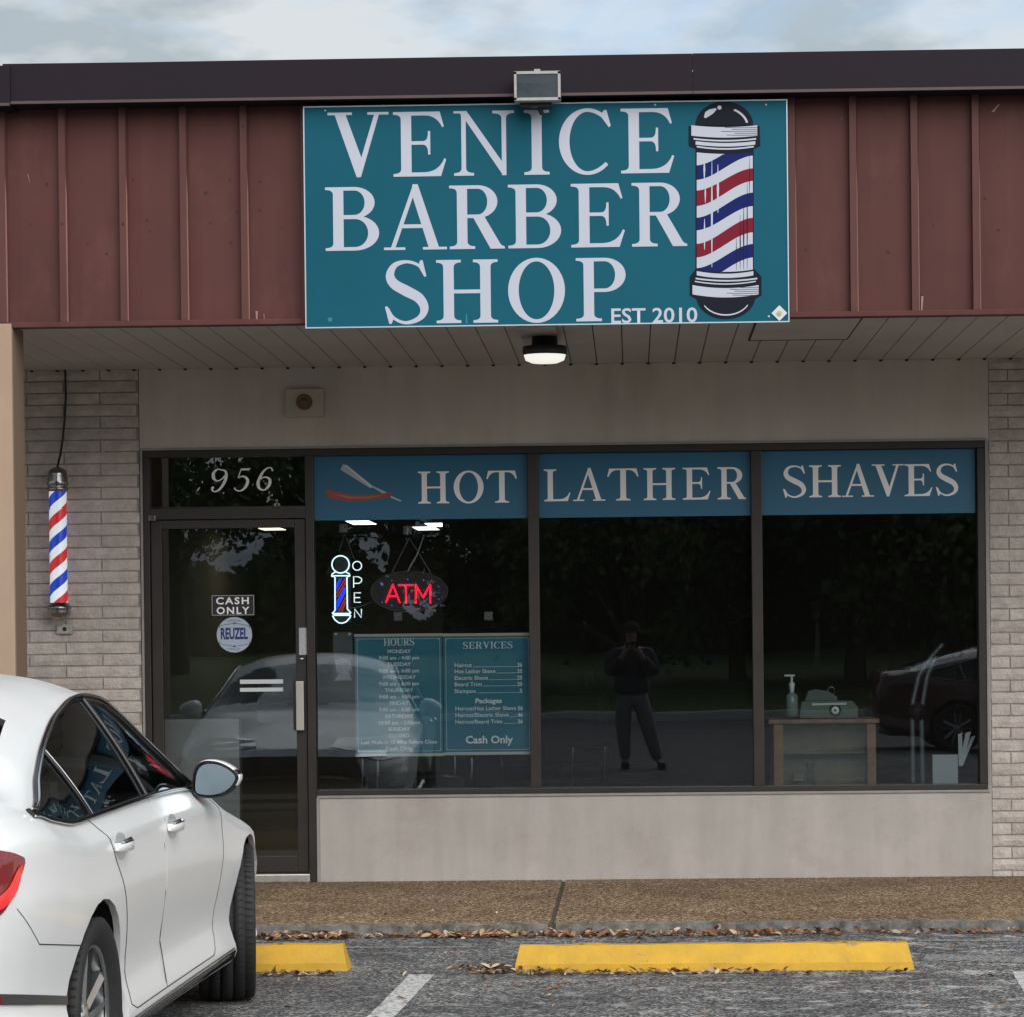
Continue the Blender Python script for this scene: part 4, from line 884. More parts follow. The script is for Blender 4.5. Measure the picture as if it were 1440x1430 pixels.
NLm = emis('neon_letter', (.78, .95, 1), .75)
def nt_(paths, name='neon_letter'):
    mb = MB()
    for pth, cl in paths: mb.tube([Q(*a) for a in pth], .0034, 6, closed=cl)
    mb.build(name, NLm, neon)
nt_([([(280+28*math.cos(2*math.pi*i/20), 787+28*math.sin(2*math.pi*i/20)) for i in range(20)], True)])
nt_([([(258, 925), (258, 855), (290, 857), (308, 868), (308, 885), (292, 898), (258, 898)], False)])
nt_([([(303, 1018), (262, 1018), (262, 958), (303, 958)], False), ([(262, 988), (298, 988)], False)])
nt_([([(264, 1115), (264, 1060), (307, 1115), (307, 1060)], False)])
mb = MB()
for a, b in (((200, 585), (165, 700)), ((200, 585), (262, 745)), ((235, 1055), (300, 1045)), ((300, 1045), (370, 1018))): mb.tube([Q(*a, YI+.01), Q(*b, YI+.01)], .0016, 4)
mb.build('hanging_wire', mat('wire', (.25, .25, .25), .5), neon)

atm = empty('atm_sign', (0, 0, 0), 'oval black LED sign glowing red ATM inside the left window', 'LED sign')
ac = Q(610, 950); ra, rb = 245/4.5/237, 130/4.5/237
mb = MB(); N = 48
o_ = [(ac.x+ra*math.cos(2*math.pi*i/N), ac.z+rb*math.sin(2*math.pi*i/N)) for i in range(N)]
mb.prism(o_, YI+.004, YI+.018); mb.build('panel', M['blackp'], atm)
mb = MB(); mb.tube([(a, YI+.004, b) for a, b in o_], .0045, 6, closed=True); mb.build('rim', mat('rim_grey', (.07, .07, .075), .4), atm)
LR = emis('led_red', (1, .003, .025), 2.6); LB_ = emis('led_blue', (.05, .06, 1), 1.3)
def dots(paths, m, name, r, step):
    mb = MB()
    for pth in paths:
        for (a, b) in zip(pth[:-1], pth[1:]):
            A, B = Q(*a, YI-.002), Q(*b, YI-.002); n = max(1, round((B-A).length/step))
            for i in range(n+1):
                c = A+(B-A)*i/n; mb.add([c+Vector(v)*r for v in ((1, 0, 0), (0, 0, 1), (-1, 0, 0), (0, 0, -1), (0, -1, 0))], [(0, 1, 4), (1, 2, 4), (2, 3, 4), (3, 0, 4)])
    mb.build(name, m, atm)
for lt in ([[(462, 1015), (505, 905), (548, 1015)], [(480, 978), (530, 978)]], [[(543, 908), (632, 908)], [(588, 908), (588, 1018)]], [[(650, 1018), (650, 905), (696, 985), (742, 905), (742, 1018)]]):
    dots(lt, LR, 'led_letter', .0048, .0088)
    dots([[(a+3, b+4) for a, b in q] for q in lt], LR, 'led_letter_outline', .0038, .011)
dots([[p_, p_] for p_ in ((600, 872), (702, 880), (797, 918), (797, 998), (702, 1037), (600, 1045), (500, 1037), (437, 1018), (437, 902), (500, 880))], LB_, 'blue_leds', .0036, 9)
mb = MB(); mb.tube([Q(600, 822), Q(625, 775), Q(660, 715), Q(705, 590)], [.003, .006, .004, .003], 6); mb.tube([Q(610, 610, YI+.01), Q(500, 830, YI+.01)], .0014, 4); mb.tube([Q(610, 610, YI+.01), Q(748, 835, YI+.01)], .0014, 4); mb.build('power_cord', mat('cord_white', (.55, .55, .55), .5), atm)

def hook(x, y, label):
    c = Q(x, y); mb = MB(); s = 27/4.5/237
    mb.box(c.x-s, c.x+s, YI-.018, YI-.012, c.z-s, c.z+s, bev=.002); mb.tube([c+Vector((0, -.02, .01)), c+Vector((0, -.012, -.004)), c+Vector((.006, -.004, -.012)), c+Vector((-.004, 0, -.014))], .0024, 6, 1)
    tag(mb.build('adhesive_hook', [mat('hook_plate', (.16, .17, .17), .3), M['paper']]), label, 'hook', 'square adhesive hooks on the left window')
hook(195, 550, 'square clear adhesive hook on the window above the neon pole sign')
hook(600, 563, 'pale square adhesive hook on the window above the ATM sign')
hook(540, 1108, 'square adhesive hook on the window directly above the hours poster')
hook(1112, 1105, 'square adhesive hook on the window directly above the services poster')

# posters
def Q8(x, y, Y=YI): return P(440+x/4.5, 870+y/4.5, Y)
def poster(name, xa, xb, ya, yb, label):
    o = empty(name, (0, 0, 0), label, 'poster')
    A, B = Q8(xa, yb), Q8(xb, ya)
    mb = MB(); mb.box(A.x, B.x, YI, YI+.003, A.z, B.z); mb.build('sheet', M['tealp'], o)
    for z in (A.z, B.z):
        mb = MB(); mb.box(A.x-.003, B.x+.003, YI-.006, YI+.006, z-.009, z+.009, bev=.003); mb.build('hanging_rail', M['cream'], o)
    mb = MB(); i_ = .014; t = .0016; y = YI-.001
    for (a, b, c, d) in ((A.x+i_, B.x-i_, A.z+.022, A.z+.022+t), (A.x+i_, B.x-i_, B.z-.022, B.z-.022+t), (A.x+i_, A.x+i_+t, A.z+.022, B.z-.022), (B.x-i_-t, B.x-i_, A.z+.022, B.z-.022)): mb.face([(a, y, c), (b, y, c), (b, y, d), (a, y, d)])
    for sx in (0, 1):
        for sz in (0, 1):
            c = Vector((B.x-i_ if sx else A.x+i_, 0, B.z-.022 if sz else A.z+.022)); e = Vector((-.012 if sx else .012, 0, -.012 if sz else .012))
            mb.face([(c.x+e.x, y-.0003, c.z), (c.x+e.x*1.15, y-.0003, c.z), (c.x, y-.0003, c.z+e.z*1.15), (c.x, y-.0003, c.z+e.z)])
    mb.build('printed_border', M['whitev'], o); return o
ph = poster('hours_poster', 272, 818, 98, 862, 'teal poster of opening hours hung left of the services poster in the window')
ps = poster('services_poster', 832, 1380, 94, 852, 'teal poster listing services and prices hung right of the hours poster')
YT = YI-.0015; TWm = mat('poster_text', (.88, .93, .95), .5)
def tline(par, s, x, y, size, wpx=None, al='CENTER', Y=YT, bold=.0012):
    c = Q8(x, y, Y); text(s, c.x, c.z, size, Y, par, TWm, 'lettering', al, wpx/4.5/(FPX/Y) if wpx else None, bold)
c0_, c1_ = Q8(448, 167, YT), Q8(642, 167, YT); word('HOURS', c0_.x, c1_.x, c0_.z, .042, YT, ph, TWm, 'headline_letter', .06)
for i, (s, wpx) in enumerate((('MONDAY', 148), ('9:00 am - 4:00 pm', 254), ('TUESDAY', 154), ('9:00 am - 6:00 pm', 254), ('WEDNESDAY', 214), ('9:00 am - 6:00 pm', 254), ('THURSDAY', 182), ('9:00 am - 6:00 pm', 254), ('FRIDAY', 122), ('9:00 am - 6:00 pm', 254), ('SATURDAY', 178), ('10:00 am - 2:00pm', 262), ('SUNDAY', 138), ('CLOSED', 134), ('Last Walk-In 15 Mins Before Close', 482), ('Cash Only', 170))):
    tline(ph, s, 545, 214+i*41.0, .031, wpx, bold=.0005)
c0_, c1_ = Q8(950, 187, YT), Q8(1264, 183, YT); word('SERVICES', c0_.x, c1_.x, (c0_.z+c1_.z)/2, .040, YT, ps, TWm, 'headline_letter', .09)
def price(s, n, y, x0=895, x1=1325, w=110, wn=32):
    a = Q8(x0, y, YT); text(s, a.x, a.z, .033, YT, ps, TWm, 'lettering', 'LEFT', w/4.5/(FPX/YT), .0004)
    tline(ps, n, x1-wn/2, y-2, .034, wn, bold=.0008)
    p, q = Q8(x0+w+10, y, YT), Q8(x1-wn-2, y-3, YT)
    if q.x > p.x: mb = MB(); mb.face([(p.x, YT, p.z), (q.x, YT, q.z), (q.x, YT, q.z+.0022), (p.x, YT, p.z+.0022)]); mb.build('leader_line', TWm, ps)
price('Haircut', '26', 303, w=110); price('Hot Lather Shave', '35', 342, w=258); price('Electric Shave', '25', 384, w=212); price('Beard Trim', '20', 424, w=172); price('Shampoo', '5', 467, w=136, wn=16)
tline(ps, 'Packages', 1112, 530, .040, 168)
price('Haircut/Hot Lather Shave', '56', 577, 900, 1328, 385); price('Haircut/Electric Shave', '46', 619, 900, 1328, 338); price('Haircut/Beard Trim', '36', 661, 900, 1328, 296)
tline(ps, 'Cash Only', 1115, 784, .062, 300, bold=.0016)
# brochure holder
bh = empty('brochure_holder', (0, 0, 0), 'small clear plastic holder with papers stuck inside the left window beside the hours poster', 'brochure holder')
a, b = Q8(130, 390), Q8(250, 82)
mb = MB(); mb.box(a.x, b.x, YI+.002, YI+.004, a.z, b.z); mb.build('back_plate', mat('clear_plate', (.10, .11, .12), .2), bh)
mb = MB()
for x in (145, 232):
    c = Q8(x, 94); mb.box(c.x-.007, c.x+.007, YI-.002, YI+.002, c.z-.006, c.z+.006)
mb.build('clips', M['alu'], bh)
mb = MB()
for k, (pts_) in enumerate((((140, 262), (180, 245), (238, 262), (244, 325), (150, 335)), ((160, 330), (228, 326), (236, 370), (250, 385), (135, 388), (158, 362)))):
    q = [Q8(*z_) for z_ in pts_]; mb.face([(v.x, YI-.001-.001*k, v.z) for v in q])
mb.build('papers', mat('crumpled_paper', (.42, .45, .50), .6, var=.5, vscale=30), bh)

# --- door stickers (on the door glass)
YDG = W+.034
def Q6(x, y, Y=YDG): return P(190+x/4.469, 620+y/4.469, Y)
cs = empty('cash_only_sticker', (0, 0, 0), 'black sticker reading CASH ONLY in white capitals on the door glass', 'sticker')
a, b = Q6(484, 1093), Q6(746, 966)
mb = MB(); mb.box(a.x, b.x, YDG, YDG+.0015, a.z, b.z); mb.build('backing', M['black'], cs)
mb = MB(); y = YDG-.0005; t = .0016
for (p, q, r, s_) in ((a.x, b.x, a.z, a.z+t), (a.x, b.x, b.z-t, b.z), (a.x, a.x+t, a.z, b.z), (b.x-t, b.x, a.z, b.z)): mb.face([(p, y, r), (q, y, r), (q, y, s_), (p, y, s_)])
mb.build('outline', M['whitev'], cs)
for s_, yb in (('CASH', 1022), ('ONLY', 1083)):
    c = Q6(613, yb, YDG-.001); text(s_, c.x, c.z, .058, YDG-.001, cs, M['whitev'], 'lettering', 'CENTER', 208/4.469/237, .0014, spacing=1.25)
rs = empty('round_sticker', (0, 0, 0), 'round pale sticker with bold dark blue REUZEL lettering below the CASH ONLY sticker', 'sticker')
c = Q6(624, 1215); r_ = 112/4.469/237
mb = MB(); N = 40; mb.prism([(c.x+r_*math.cos(2*math.pi*i/N), c.z+r_*math.sin(2*math.pi*i/N)) for i in range(N)], YDG, YDG+.0015); mb.build('disc', mat('sticker_pale', (.42, .50, .60), .5), rs)
DB = mat('sticker_blue', (.012, .022, .20), .5)
mb = MB()
for sgn in (1, -1):
    pts_ = [Q6(624+dx, 1215-sgn*dy, YDG-.001) for dx, dy in ((-95, 55), (-60, 63), (-25, 69), (0, 75), (25, 69), (60, 63), (95, 55))]; mb.tube(pts_, .0013, 4); mb.tube([Q6(624-95, 1215-sgn*55, YDG-.001), Q6(624-92, 1215-sgn*38, YDG-.001)], .0013, 4); mb.tube([Q6(624+95, 1215-sgn*55, YDG-.001), Q6(624+92, 1215-sgn*38, YDG-.001)], .0013, 4)
    q = Q6(624, 1215-sgn*72, YDG-.002); mb.lathe([(.0001, 0), (.006, .0002)], 8, 'y', q)
mb.build('scroll_lines', DB, rs)
q = Q6(622, 1240, YDG-.001); tx = text('REUZEL', q.x, q.z, .068, YDG-.001, rs, DB, 'lettering', 'CENTER', 172/4.469/237, .0025)
for v in tx.data.vertices: v.co.z = q.z+(v.co.z-q.z)*1.35
q = Q6(622, 1133, YDG-.001); text('OFFICIAL', q.x, q.z, .02, YDG-.001, rs, mat('sticker_grey', (.16, .2, .26), .5), 'lettering', 'CENTER', 85/4.469/237)
q = Q6(622, 1312, YDG-.001); text('DEALER', q.x, q.z, .02, YDG-.001, rs, bpy.data.materials['sticker_grey'], 'lettering', 'CENTER', 75/4.469/237)
def strip_(px0, px1, py0, py1, label):
    a, b = P(px0, py1, YDG), P(px1, py0, YDG); mb = MB(); mb.box(a.x, b.x, YDG, YDG+.0015, a.z, b.z); tag(mb.build('adhesive_strip', M['paper']), label, 'sticker', 'pale strips on the door glass')
strip_(337.5, 398, 954.5, 961, 'upper of two pale horizontal strips on the door glass')
strip_(337.5, 398, 966, 972, 'lower of two pale horizontal strips on the door glass')

# --- behind the right window: display case and what stands on it
YC = W+.35
def Q4(x, y, Y=YC): return P(1060+x/3.789, 880+y/3.789, Y)
dc = empty('display_case', (0, 0, 0), 'low wooden display case with glass front behind the right window', 'cabinet')
a, b = Q4(108, 870), Q4(650, 492); dd = .5; zf = ZS-.02
WD = mat('case_wood', (.34, .19, .10), .5, var=.35, vscale=9)
mb = MB(); mb.box(a.x-.03, b.x+.02, YC-.02, YC+dd, b.z-.025, b.z, bev=.004); mb.build('top', WD, dc)
for xa, xb in ((a.x, Q4(150, 0).x), (Q4(598, 0).x, b.x)):
    mb = MB(); mb.box(xa, xb, YC, YC+dd, zf, b.z-.026, bev=.004); mb.build('side_panel', WD, dc)
xa, xb = Q4(150, 0).x+.001, Q4(598, 0).x-.001; zq = a.z+.02
mb = MB(); mb.box(xa, xb, YC+.01, YC+dd, zf, zq, bev=.003); mb.build('bottom_panel', WD, dc)
mb = MB(); mb.box(xa, xb, YC+.16, YC+.18, zq, b.z-.027); mb.build('back_panel', mat('case_back', (.50, .40, .29), .7, var=.3, vscale=6), dc)
mb = MB(); mb.box(xa, xb, YC+.012, YC+.016, zq, b.z-.027); mb.build('glass_front', glass('case_glass', (.8, .82, .8), 1.0, dirt_haze=.05), dc)
mb = MB(); mb.box(xa, xb, YC+.03, YC+.159, (zq+b.z)/2-.008, (zq+b.z)/2+.002); mb.build('shelf', mat('shelf_pale', (.5, .52, .5), .3), dc)
def bottle(x0, x1, y0, y1, m, name, label, Y=YC+.2, cat='bottle'):
    A, B = Q4(x0, y1, Y), Q4(x1, y0, Y); r = (B.x-A.x)/2; h = B.z-A.z; c = ((A.x+B.x)/2, Y, A.z)
    mb = MB(); mb.lathe([(.0001, 0), (r*.95, 0), (r, h*.05), (r, h*.62), (r*.8, h*.72), (r*.35, h*.78), (r*.35, h*.99), (.0001, h)], 16, 'z', (0, 0, 0)); o = mb.build(name, m); o.location = c; tag(o, label, cat); return o
pb = empty('pump_bottle', (0, 0, 0), 'clear pump bottle with white dispenser head on the display case', 'bottle')
A, B = Q4(172, 482, YC+.1), Q4(235, 352, YC+.1); r = (B.x-A.x)/2; cxp = (A.x+B.x)/2
mb = MB(); mb.lathe([(.0001, A.z), (r, A.z+.003), (r, B.z-.02), (r*.6, B.z-.004), (r*.4, B.z)], 20, 'z', (cxp, YC+.1, 0)); mb.build('bottle_body', mat('bottle_liquid', (.22, .30, .30), .12), pb)
mb = MB(); zt2 = Q4(205, 262, YC+.1).z; mb.lathe([(r*.3, B.z), (r*.5, B.z+.045), (r*.42, B.z+.06), (r*.2, B.z+.063), (r*.2, zt2)], 14, 'z', (cxp, YC+.1, 0)); mb.box(cxp-.045, cxp+.018, YC+.09, YC+.11, zt2-.006, zt2+.006, bev=.003); mb.build('pump_head', mat('pump_white', (.85, .87, .87), .4), pb)
tg = empty('barber_machine', (0, 0, 0), 'grey green table top machine with round white dial on the display case', 'machine')
MG = mat('machine_green', (.10, .13, .12), .4, metal=.2)
def pr(pts_, m, y0, y1, name):
    mb = MB(); mb.prism([((q := Q4(*z_, YC+.2)).x, q.z) for z_ in pts_], y0, y1); mb.build(name, m, tg)
pr([(240, 486), (252, 400), (300, 395), (520, 395), (550, 430), (550, 486)], MG, YC+.12, YC+.30, 'body')
pr([(270, 394), (290, 345), (330, 335), (395, 345), (440, 372), (445, 394)], MG, YC+.16, YC+.28, 'hood')
pr([(305, 420), (305, 408), (488, 405), (488, 416)], M['paper'], YC+.112, YC+.119, 'blade')
c = Q4(435, 448, YC+.1); mb = MB(); mb.lathe([(.010, -.014), (.010, 0), (.023, 0), (.023, -.014), (.010, -.014)], 24, 'y', (c.x, YC+.12, c.z)); mb.build('white_ring', mat('ring_white', (.95, .97, .97), .4), tg)
mb = MB(); mb.lathe([(.0001, -.004), (.036, -.004), (.038, 0)], 24, 'y', (c.x, YC+.12, c.z)); mb.build('dial', M['oldchrome'], tg)
mb = MB(); c = Q4(413, 342, YC+.2); mb.tube([c+Vector((.022*math.cos(2*math.pi*i/18), 0, .022*math.sin(2*math.pi*i/18))) for i in range(18)], .003, 6, closed=True); mb.build('ring_handle', M['oldchrome'], tg)
# small goods in the case
def good(x0, x1, y0, y1, m, label, nm, cat):
    A, B = Q4(x0, y1, YC+.15), Q4(x1, y0, YC+.15); mb = MB(); mb.box(A.x, B.x, YC+.06, YC+.14, A.z, B.z, bev=.004); tag(mb.build(nm, m), label, cat)
good(205, 262, 785, 802, M['cream'], 'cream coloured flat tin in the display case, upper of its stack', 'tin', 'tin')
good(208, 260, 806, 820, M['cream'], 'cream coloured flat tin in the display case, lower of its stack', 'tin', 'tin')
for k, (x, y) in enumerate(((302, 742),)):
    c = Q4(x, y, YC+.15); mb = MB(); mb.tube([c+Vector((.020*math.cos(2*math.pi*i/18), 0, .020*math.sin(2*math.pi*i/18))) for i in range(18)], .005, 6, closed=True); mb.box(c.x-.02, c.x+.02, YC+.13, YC+.17, zq, c.z-.024)
    tag(mb.build('shaving_mirror', M['oldchrome']), 'small round shaving mirror standing in the display case', 'mirror')
bottle(355, 378, 705, 815, M['oldchrome'], 'shaving_brush', 'slim shaving brush handle standing in the display case', cat='brush')
mb = MB(); A, B = Q4(955, 850, YI), Q4(1088, 683, YI); mb.box(A.x, B.x, YI+.01, YI+.014, A.z, B.z); o = mb.build('window_card', mat('card', (.40, .46, .50), .5)); tag(o, 'plain pale grey card standing at the bottom right corner of the right window', 'card')
pcs = [((1088, 575), (1110, 567), (1112, 700), (1092, 735)), ((1130, 568), (1158, 560), (1112, 745), (1092, 742)), ((1160, 590), (1182, 582), (1116, 740), (1100, 742))]
mb = MB()
for k, q in enumerate(pcs):
    v = [Q4(*z_, YI+.02) for z_ in q]; mb.prism([(a.x, a.z) for a in v], YI+.02+.004*k, YI+.022+.004*k)
tag(mb.build('paper_fan', mat('pale_sticks', (.45, .50, .52), .5)), 'three pale paper strips fanned out beside the grey card in the right window', 'paper strips')
hs = empty('hair_dryer_stand', (0, 0, 0), 'pale curved tube stand behind the right end of the right window', 'stand'); YH = W+.9; HM = mat('stand_tube', (.30, .34, .36), .35, metal=.4)
for nm_, pt_ in (('curved_tube', ((1284, 1100), (1283, 1010), (1284, 985), (1292, 950), (1308, 925), (1326, 905))), ('post', ((1298, 1100), (1297, 1060), (1296, 1010), (1298, 985), (1304, 950), (1316, 922)))):
    mb = MB(); mb.tube([P(a_, b_, YH) for a_, b_ in pt_], .016, 8); mb.build(nm_, HM, hs)
c = P(1290, 1000, YH); mb = MB(); mb.lathe([(.0001, -.05), (.05, -.04), (.06, 0), (.05, .04), (.0001, .05)], 16, 'y', c); mb.build('hub', M['blackp'], hs)
c = P(1291, 1108, YH); mb = MB(); mb.lathe([(.0001, c.z+.03), (.2, c.z), (.2, ZS-.02)], 24, 'z', (c.x, YH, 0)); mb.build('base', M['blackp'], hs)
# barber chair and floor lamp deeper in the room
def barber_chair(x, y, rz, label):
    o = empty('barber_chair', (x, y, ZS-.02), label, 'barber chair', 'barber chairs inside the shop', rz)
    mb = MB(); mb.lathe([(.0001, 0), (.33, 0), (.33, .03), (.1, .06), (.06, .1), (.06, .42)], 28, 'z'); mb.build('pedestal', M['chrome'], o)
    mb = MB(); mb.box(-.27, .27, -.26, .26, .44, .58, bev=.04); mb.build('seat', M['leather'], o)
    mb = MB(); mb.box(-.26, .26, .24, .36, .56, 1.05, bev=.04); mb.build('backrest', M['leather'], o)
    mb = MB(); mb.box(-.12, .12, .26, .36, 1.09, 1.24, bev=.03); mb.build('headrest', M['leather'], o)
    for s_ in (-1, 1):
        mb = MB(); mb.box(s_*.27, s_*.35, -.22, .26, .70, .76, bev=.02); mb.tube([(s_*.31, -.18, .45), (s_*.31, -.18, .70)], .014, 8, 1); mb.tube([(s_*.31, .2, .45), (s_*.31, .2, .70)], .014, 8, 1); mb.build('armrest', [M['leather'], M['chrome']], o)
    mb = MB(); mb.tube([(-.2, -.3, .42), (-.22, -.58, .16), (-.12, -.66, .13), (.12, -.66, .13), (.22, -.58, .16), (.2, -.3, .42)], .016, 8); mb.box(-.2, .2, -.62, -.5, .145, .165); mb.build('footrest', M['chrome'], o)
    return o
barber_chair(P(585, 900, W+1.3).x, W+1.3, R(20), 'black leather barber chair with chrome footrest behind the left window')
barber_chair(P(775, 900, W+3.0).x, W+3.0, R(-35), 'black leather barber chair behind the left edge of the middle window')
for i, (px, py, wm, lb) in enumerate(((508, 735, False, 'white ceiling light panel seen at the top left of the left window'), (599, 743, True, 'yellowish ceiling light panel seen above the ATM sign'), (617, 738, False, 'white ceiling light panel just right of the yellowish one'), (629, 765, False, 'white ceiling light panel farthest back in the shop'), (447, 766, False, 'white ceiling light panel at the left edge of the left window'), (380, 743, True, 'ceiling light panel seen at the top of the door glass'))):
    o = roomlamp(px, py, .13, .42, wm); tag(o, lb, 'ceiling light', 'ceiling lights inside the shop')
# reception counter behind the door
mb = MB(); a, b = P(232, 1180, W+.5), P(336, 1010, W+.5); mb.box(a.x, b.x, W+.5, W+.62, ZS, b.z, bev=.005); tag(mb.build('counter_panel', mat('counter_grey', (.33, .33, .32), .6)), 'pale grey low panel standing just behind the lower left of the door glass', 'partition')

# ================================================================ wheel stops
def wheel_stop(px0, px1, pyf, label):
    a, b = G(px0, pyf), G(px1, pyf); y = (a.y+b.y)/2; g = ground_z(y); L_ = b.x-a.x; h = .118
    o = empty('wheel_stop', ((a.x+b.x)/2, y, g), label, 'wheel stop', 'yellow concrete wheel stops')
    mb = MB(); N = 24; rnd = random.Random(px0)
    prof = [(0, 0), (.004, .036), (.045, h), (.115, h), (.152, .034), (.156, 0)]
    rings = []
    for i in range(N+1):
        x = -L_/2+L_*i/N; r = []
        for (yy, zz) in prof:
            xx = x
            if i in (0, N): xx = x+(1 if i == 0 else -1)*(zz/h)*.028
            r.append((xx+rnd.uniform(-.001, .001), yy+rnd.uniform(-.0015, .0015), zz+(rnd.uniform(-.0035, .002) if zz > .02 else 0)))
        rings.append(r)
    k = len(prof)
    for i in range(N):
        for j in range(k-1): mb.face([rings[i][j], rings[i+1][j], rings[i+1][j+1], rings[i][j+1]], 0 if j != 0 else 0)
    mb.face(rings[0][::-1]); mb.face(rings[-1]); mb.build('concrete_body', M['yellow'], o)
    mb = MB()
    for s_ in (-1, 1): mb.lathe([(.0001, h+.001), (.014, h+.001)], 10, 'z', (s_*L_*.33, .08, 0))
    mb.build('pin_holes', M['black'], o); return o
wheel_stop(723, 1288, 1365, 'whole yellow wheel stop lying in front of the middle and right windows')
wheel_stop(-78, 488, 1367, 'yellow wheel stop mostly hidden behind the white car')
# leaf litter
random.seed(11)
LM = [mat('leaf_%d' % i, c, .7) for i, c in enumerate([(.22, .11, .055), (.42, .28, .17), (.10, .045, .03), (.56, .44, .32), (.28, .13, .06)])]
mb = MB()
def leaf(x, y, z, s):
    a = random.uniform(0, 6.28); t1, t2 = random.uniform(-.7, .7), random.uniform(-.6, .6); mi = random.choices(range(5), [4, 4, 3, 2, 3])[0]
    l, w_ = s, s*random.uniform(.28, .5); pts_ = [(-l, 0, 0), (-l*.3, w_, .2*s), (l*.4, w_*.9, .25*s), (l, 0, .1*s), (l*.4, -w_*.9, .2*s), (-l*.3, -w_, .25*s)]
    Rm = Matrix.Rotation(a, 3, 'Z') @ Matrix.Rotation(t1, 3, 'X') @ Matrix.Rotation(t2, 3, 'Y')
    v = [Rm @ Vector(p) for p in pts_]; mz = min(q.z for q in v); c0 = sum(v, Vector())/6; c0 = c0-Vector((0, 0, .18*s))
    v = [Vector((x, y, z-mz+.001))+q for q in v]+[Vector((x, y, z-mz+.001))+c0]; mb.add(v, [(i, (i+1) % 6, 6) for i in range(6)], mi)
def litter(x0, x1, yc, sy, n, zf=None, s0=.014, s1=.036):
    for _ in range(n):
        x = random.uniform(x0, x1); y = random.gauss(yc, sy)
        y = y if y < YK-.01 else YK-.01-random.random()*.03
        z = ground_z(y)
        leaf(x, y, z+random.uniform(0, .012), random.uniform(s0, s1))
kx = lambda px: P(px, 1305, YK).x
def below(v, lim): return min(v, lim)
for (a, b, n) in ((366, 480, 90), (470, 600, 50), (600, 720, 110), (700, 800, 35), (775, 860, 75), (850, 1180, 190), (1180, 1440, 60), (1440, 1500, 20)):
    litter(kx(a), kx(b), YK-.10, .045, n)
litter(kx(366), kx(500), YK-.12, .03, 60); litter(kx(500), kx(1440), YK-.08, .03, 70, s0=.01, s1=.022)
for (pa_, pb_, n, py) in ((366, 470, 60, 1371), (650, 800, 80, 1368), (725, 1060, 130, 1370), (1060, 1290, 30, 1369)):
    A, B = G(pa_, py), G(pb_, py); litter(A.x, B.x, A.y-.015, .018, n, s0=.01, s1=.026)
A, B = G(640, 1363), G(735, 1363); litter(A.x, B.x, A.y, .025, 30)
for _ in range(120):
    p = G(random.uniform(380, 1440), random.uniform(1325, 1429)); leaf(p.x, p.y, p.z, random.uniform(.008, .022))
for _ in range(26):
    y = random.uniform(YK+.05, YK+.8); leaf(random.uniform(-2.6, 2.4), y, ZS, random.uniform(.008, .02))
tag(mb.build('leaf_litter', LM), 'dry brown leaves scattered along the kerb and round the wheel stops', 'leaves', kind='stuff')
# weeds in the kerb joint
mb = MB()
for (px, n, s) in ((700, 50, .05), (690, 26, .035), (628, 20, .03), (880, 12, .02)):
    c = P(px, 1308, YK-.02)
    for _ in range(n):
        x = c.x+random.gauss(0, .06); y = YK-.02+random.uniform(-.02, .03); h = random.uniform(.4, 1.0)*s; a = random.uniform(0, 6.28); b0 = Vector((x, y, .03)); d = Vector((math.cos(a)*h*.6, math.sin(a)*h*.3, h)); q = Vector((.0022, 0, 0))
        mb.face([b0-q, b0+q, b0+d*.6+q*.8, b0+d, b0+d*.6-q*.8])
tag(mb.build('kerb_weeds', mat('weed', (.08, .13, .03), .7)), 'thin green weeds growing in the kerb gutter', 'weeds', kind='stuff')
# ================================================================ CARS
# car frame: u forward from the rear axle, v to the car's right, z up from the ground
def pch(xs, ys, x):
    n = len(xs)
    if x <= xs[0]: return ys[0]
    if x >= xs[-1]: return ys[-1]
    h = [xs[i+1]-xs[i] for i in range(n-1)]; d = [(ys[i+1]-ys[i])/h[i] for i in range(n-1)]
    def m(i):
        if i == 0: return d[0]
        if i == n-1: return d[-1]
        if d[i-1]*d[i] <= 0: return 0
        w1, w2 = 2*h[i]+h[i-1], h[i]+2*h[i-1]; return (w1+w2)/(w1/d[i-1]+w2/d[i])
    for i in range(n-1):
        if x <= xs[i+1]:
            t = (x-xs[i])/h[i]; a, b = m(i), m(i+1)
            return (2*t**3-3*t*t+1)*ys[i]+(t**3-2*t*t+t)*h[i]*a+(-2*t**3+3*t*t)*ys[i+1]+(t**3-t*t)*h[i]*b
def tab(*kv): 
    xs = [a for a, _ in kv]; ys = [b for _, b in kv]; return lambda x: pch(xs, ys, x)
Wd = tab((-1.10, .66), (-1.07, .75), (-1.0, .81), (-.9, .852), (-.75, .888), (-.5, .915), (-.2, .928), (.3, .930), (.9, .925), (1.9, .922), (2.4, .924), (2.83, .926), (3.02, .912), (3.2, .884), (3.4, .83), (3.58, .76), (3.70, .67), (3.75, .60), (3.78, .52))
Zr = tab((-1.10, .74), (-1.08, .90), (-1.05, 1.02), (-1.0, 1.085), (-.9, 1.115), (-.66, 1.135), (-.45, 1.215), (-.2, 1.305), (.2, 1.395), (.6, 1.44), (.95, 1.45), (1.25, 1.425), (1.42, 1.385), (1.8, 1.225), (2.2, 1.045), (2.3, .99), (2.8, .905), (3.2, .83), (3.5, .76), (3.65, .72), (3.74, .62), (3.78, .52))
Zb = tab((-1.10, .40), (-1.0, .28), (-.6, .22), (0, .19), (2.8, .18), (3.5, .18), (3.7, .22), (3.78, .30))
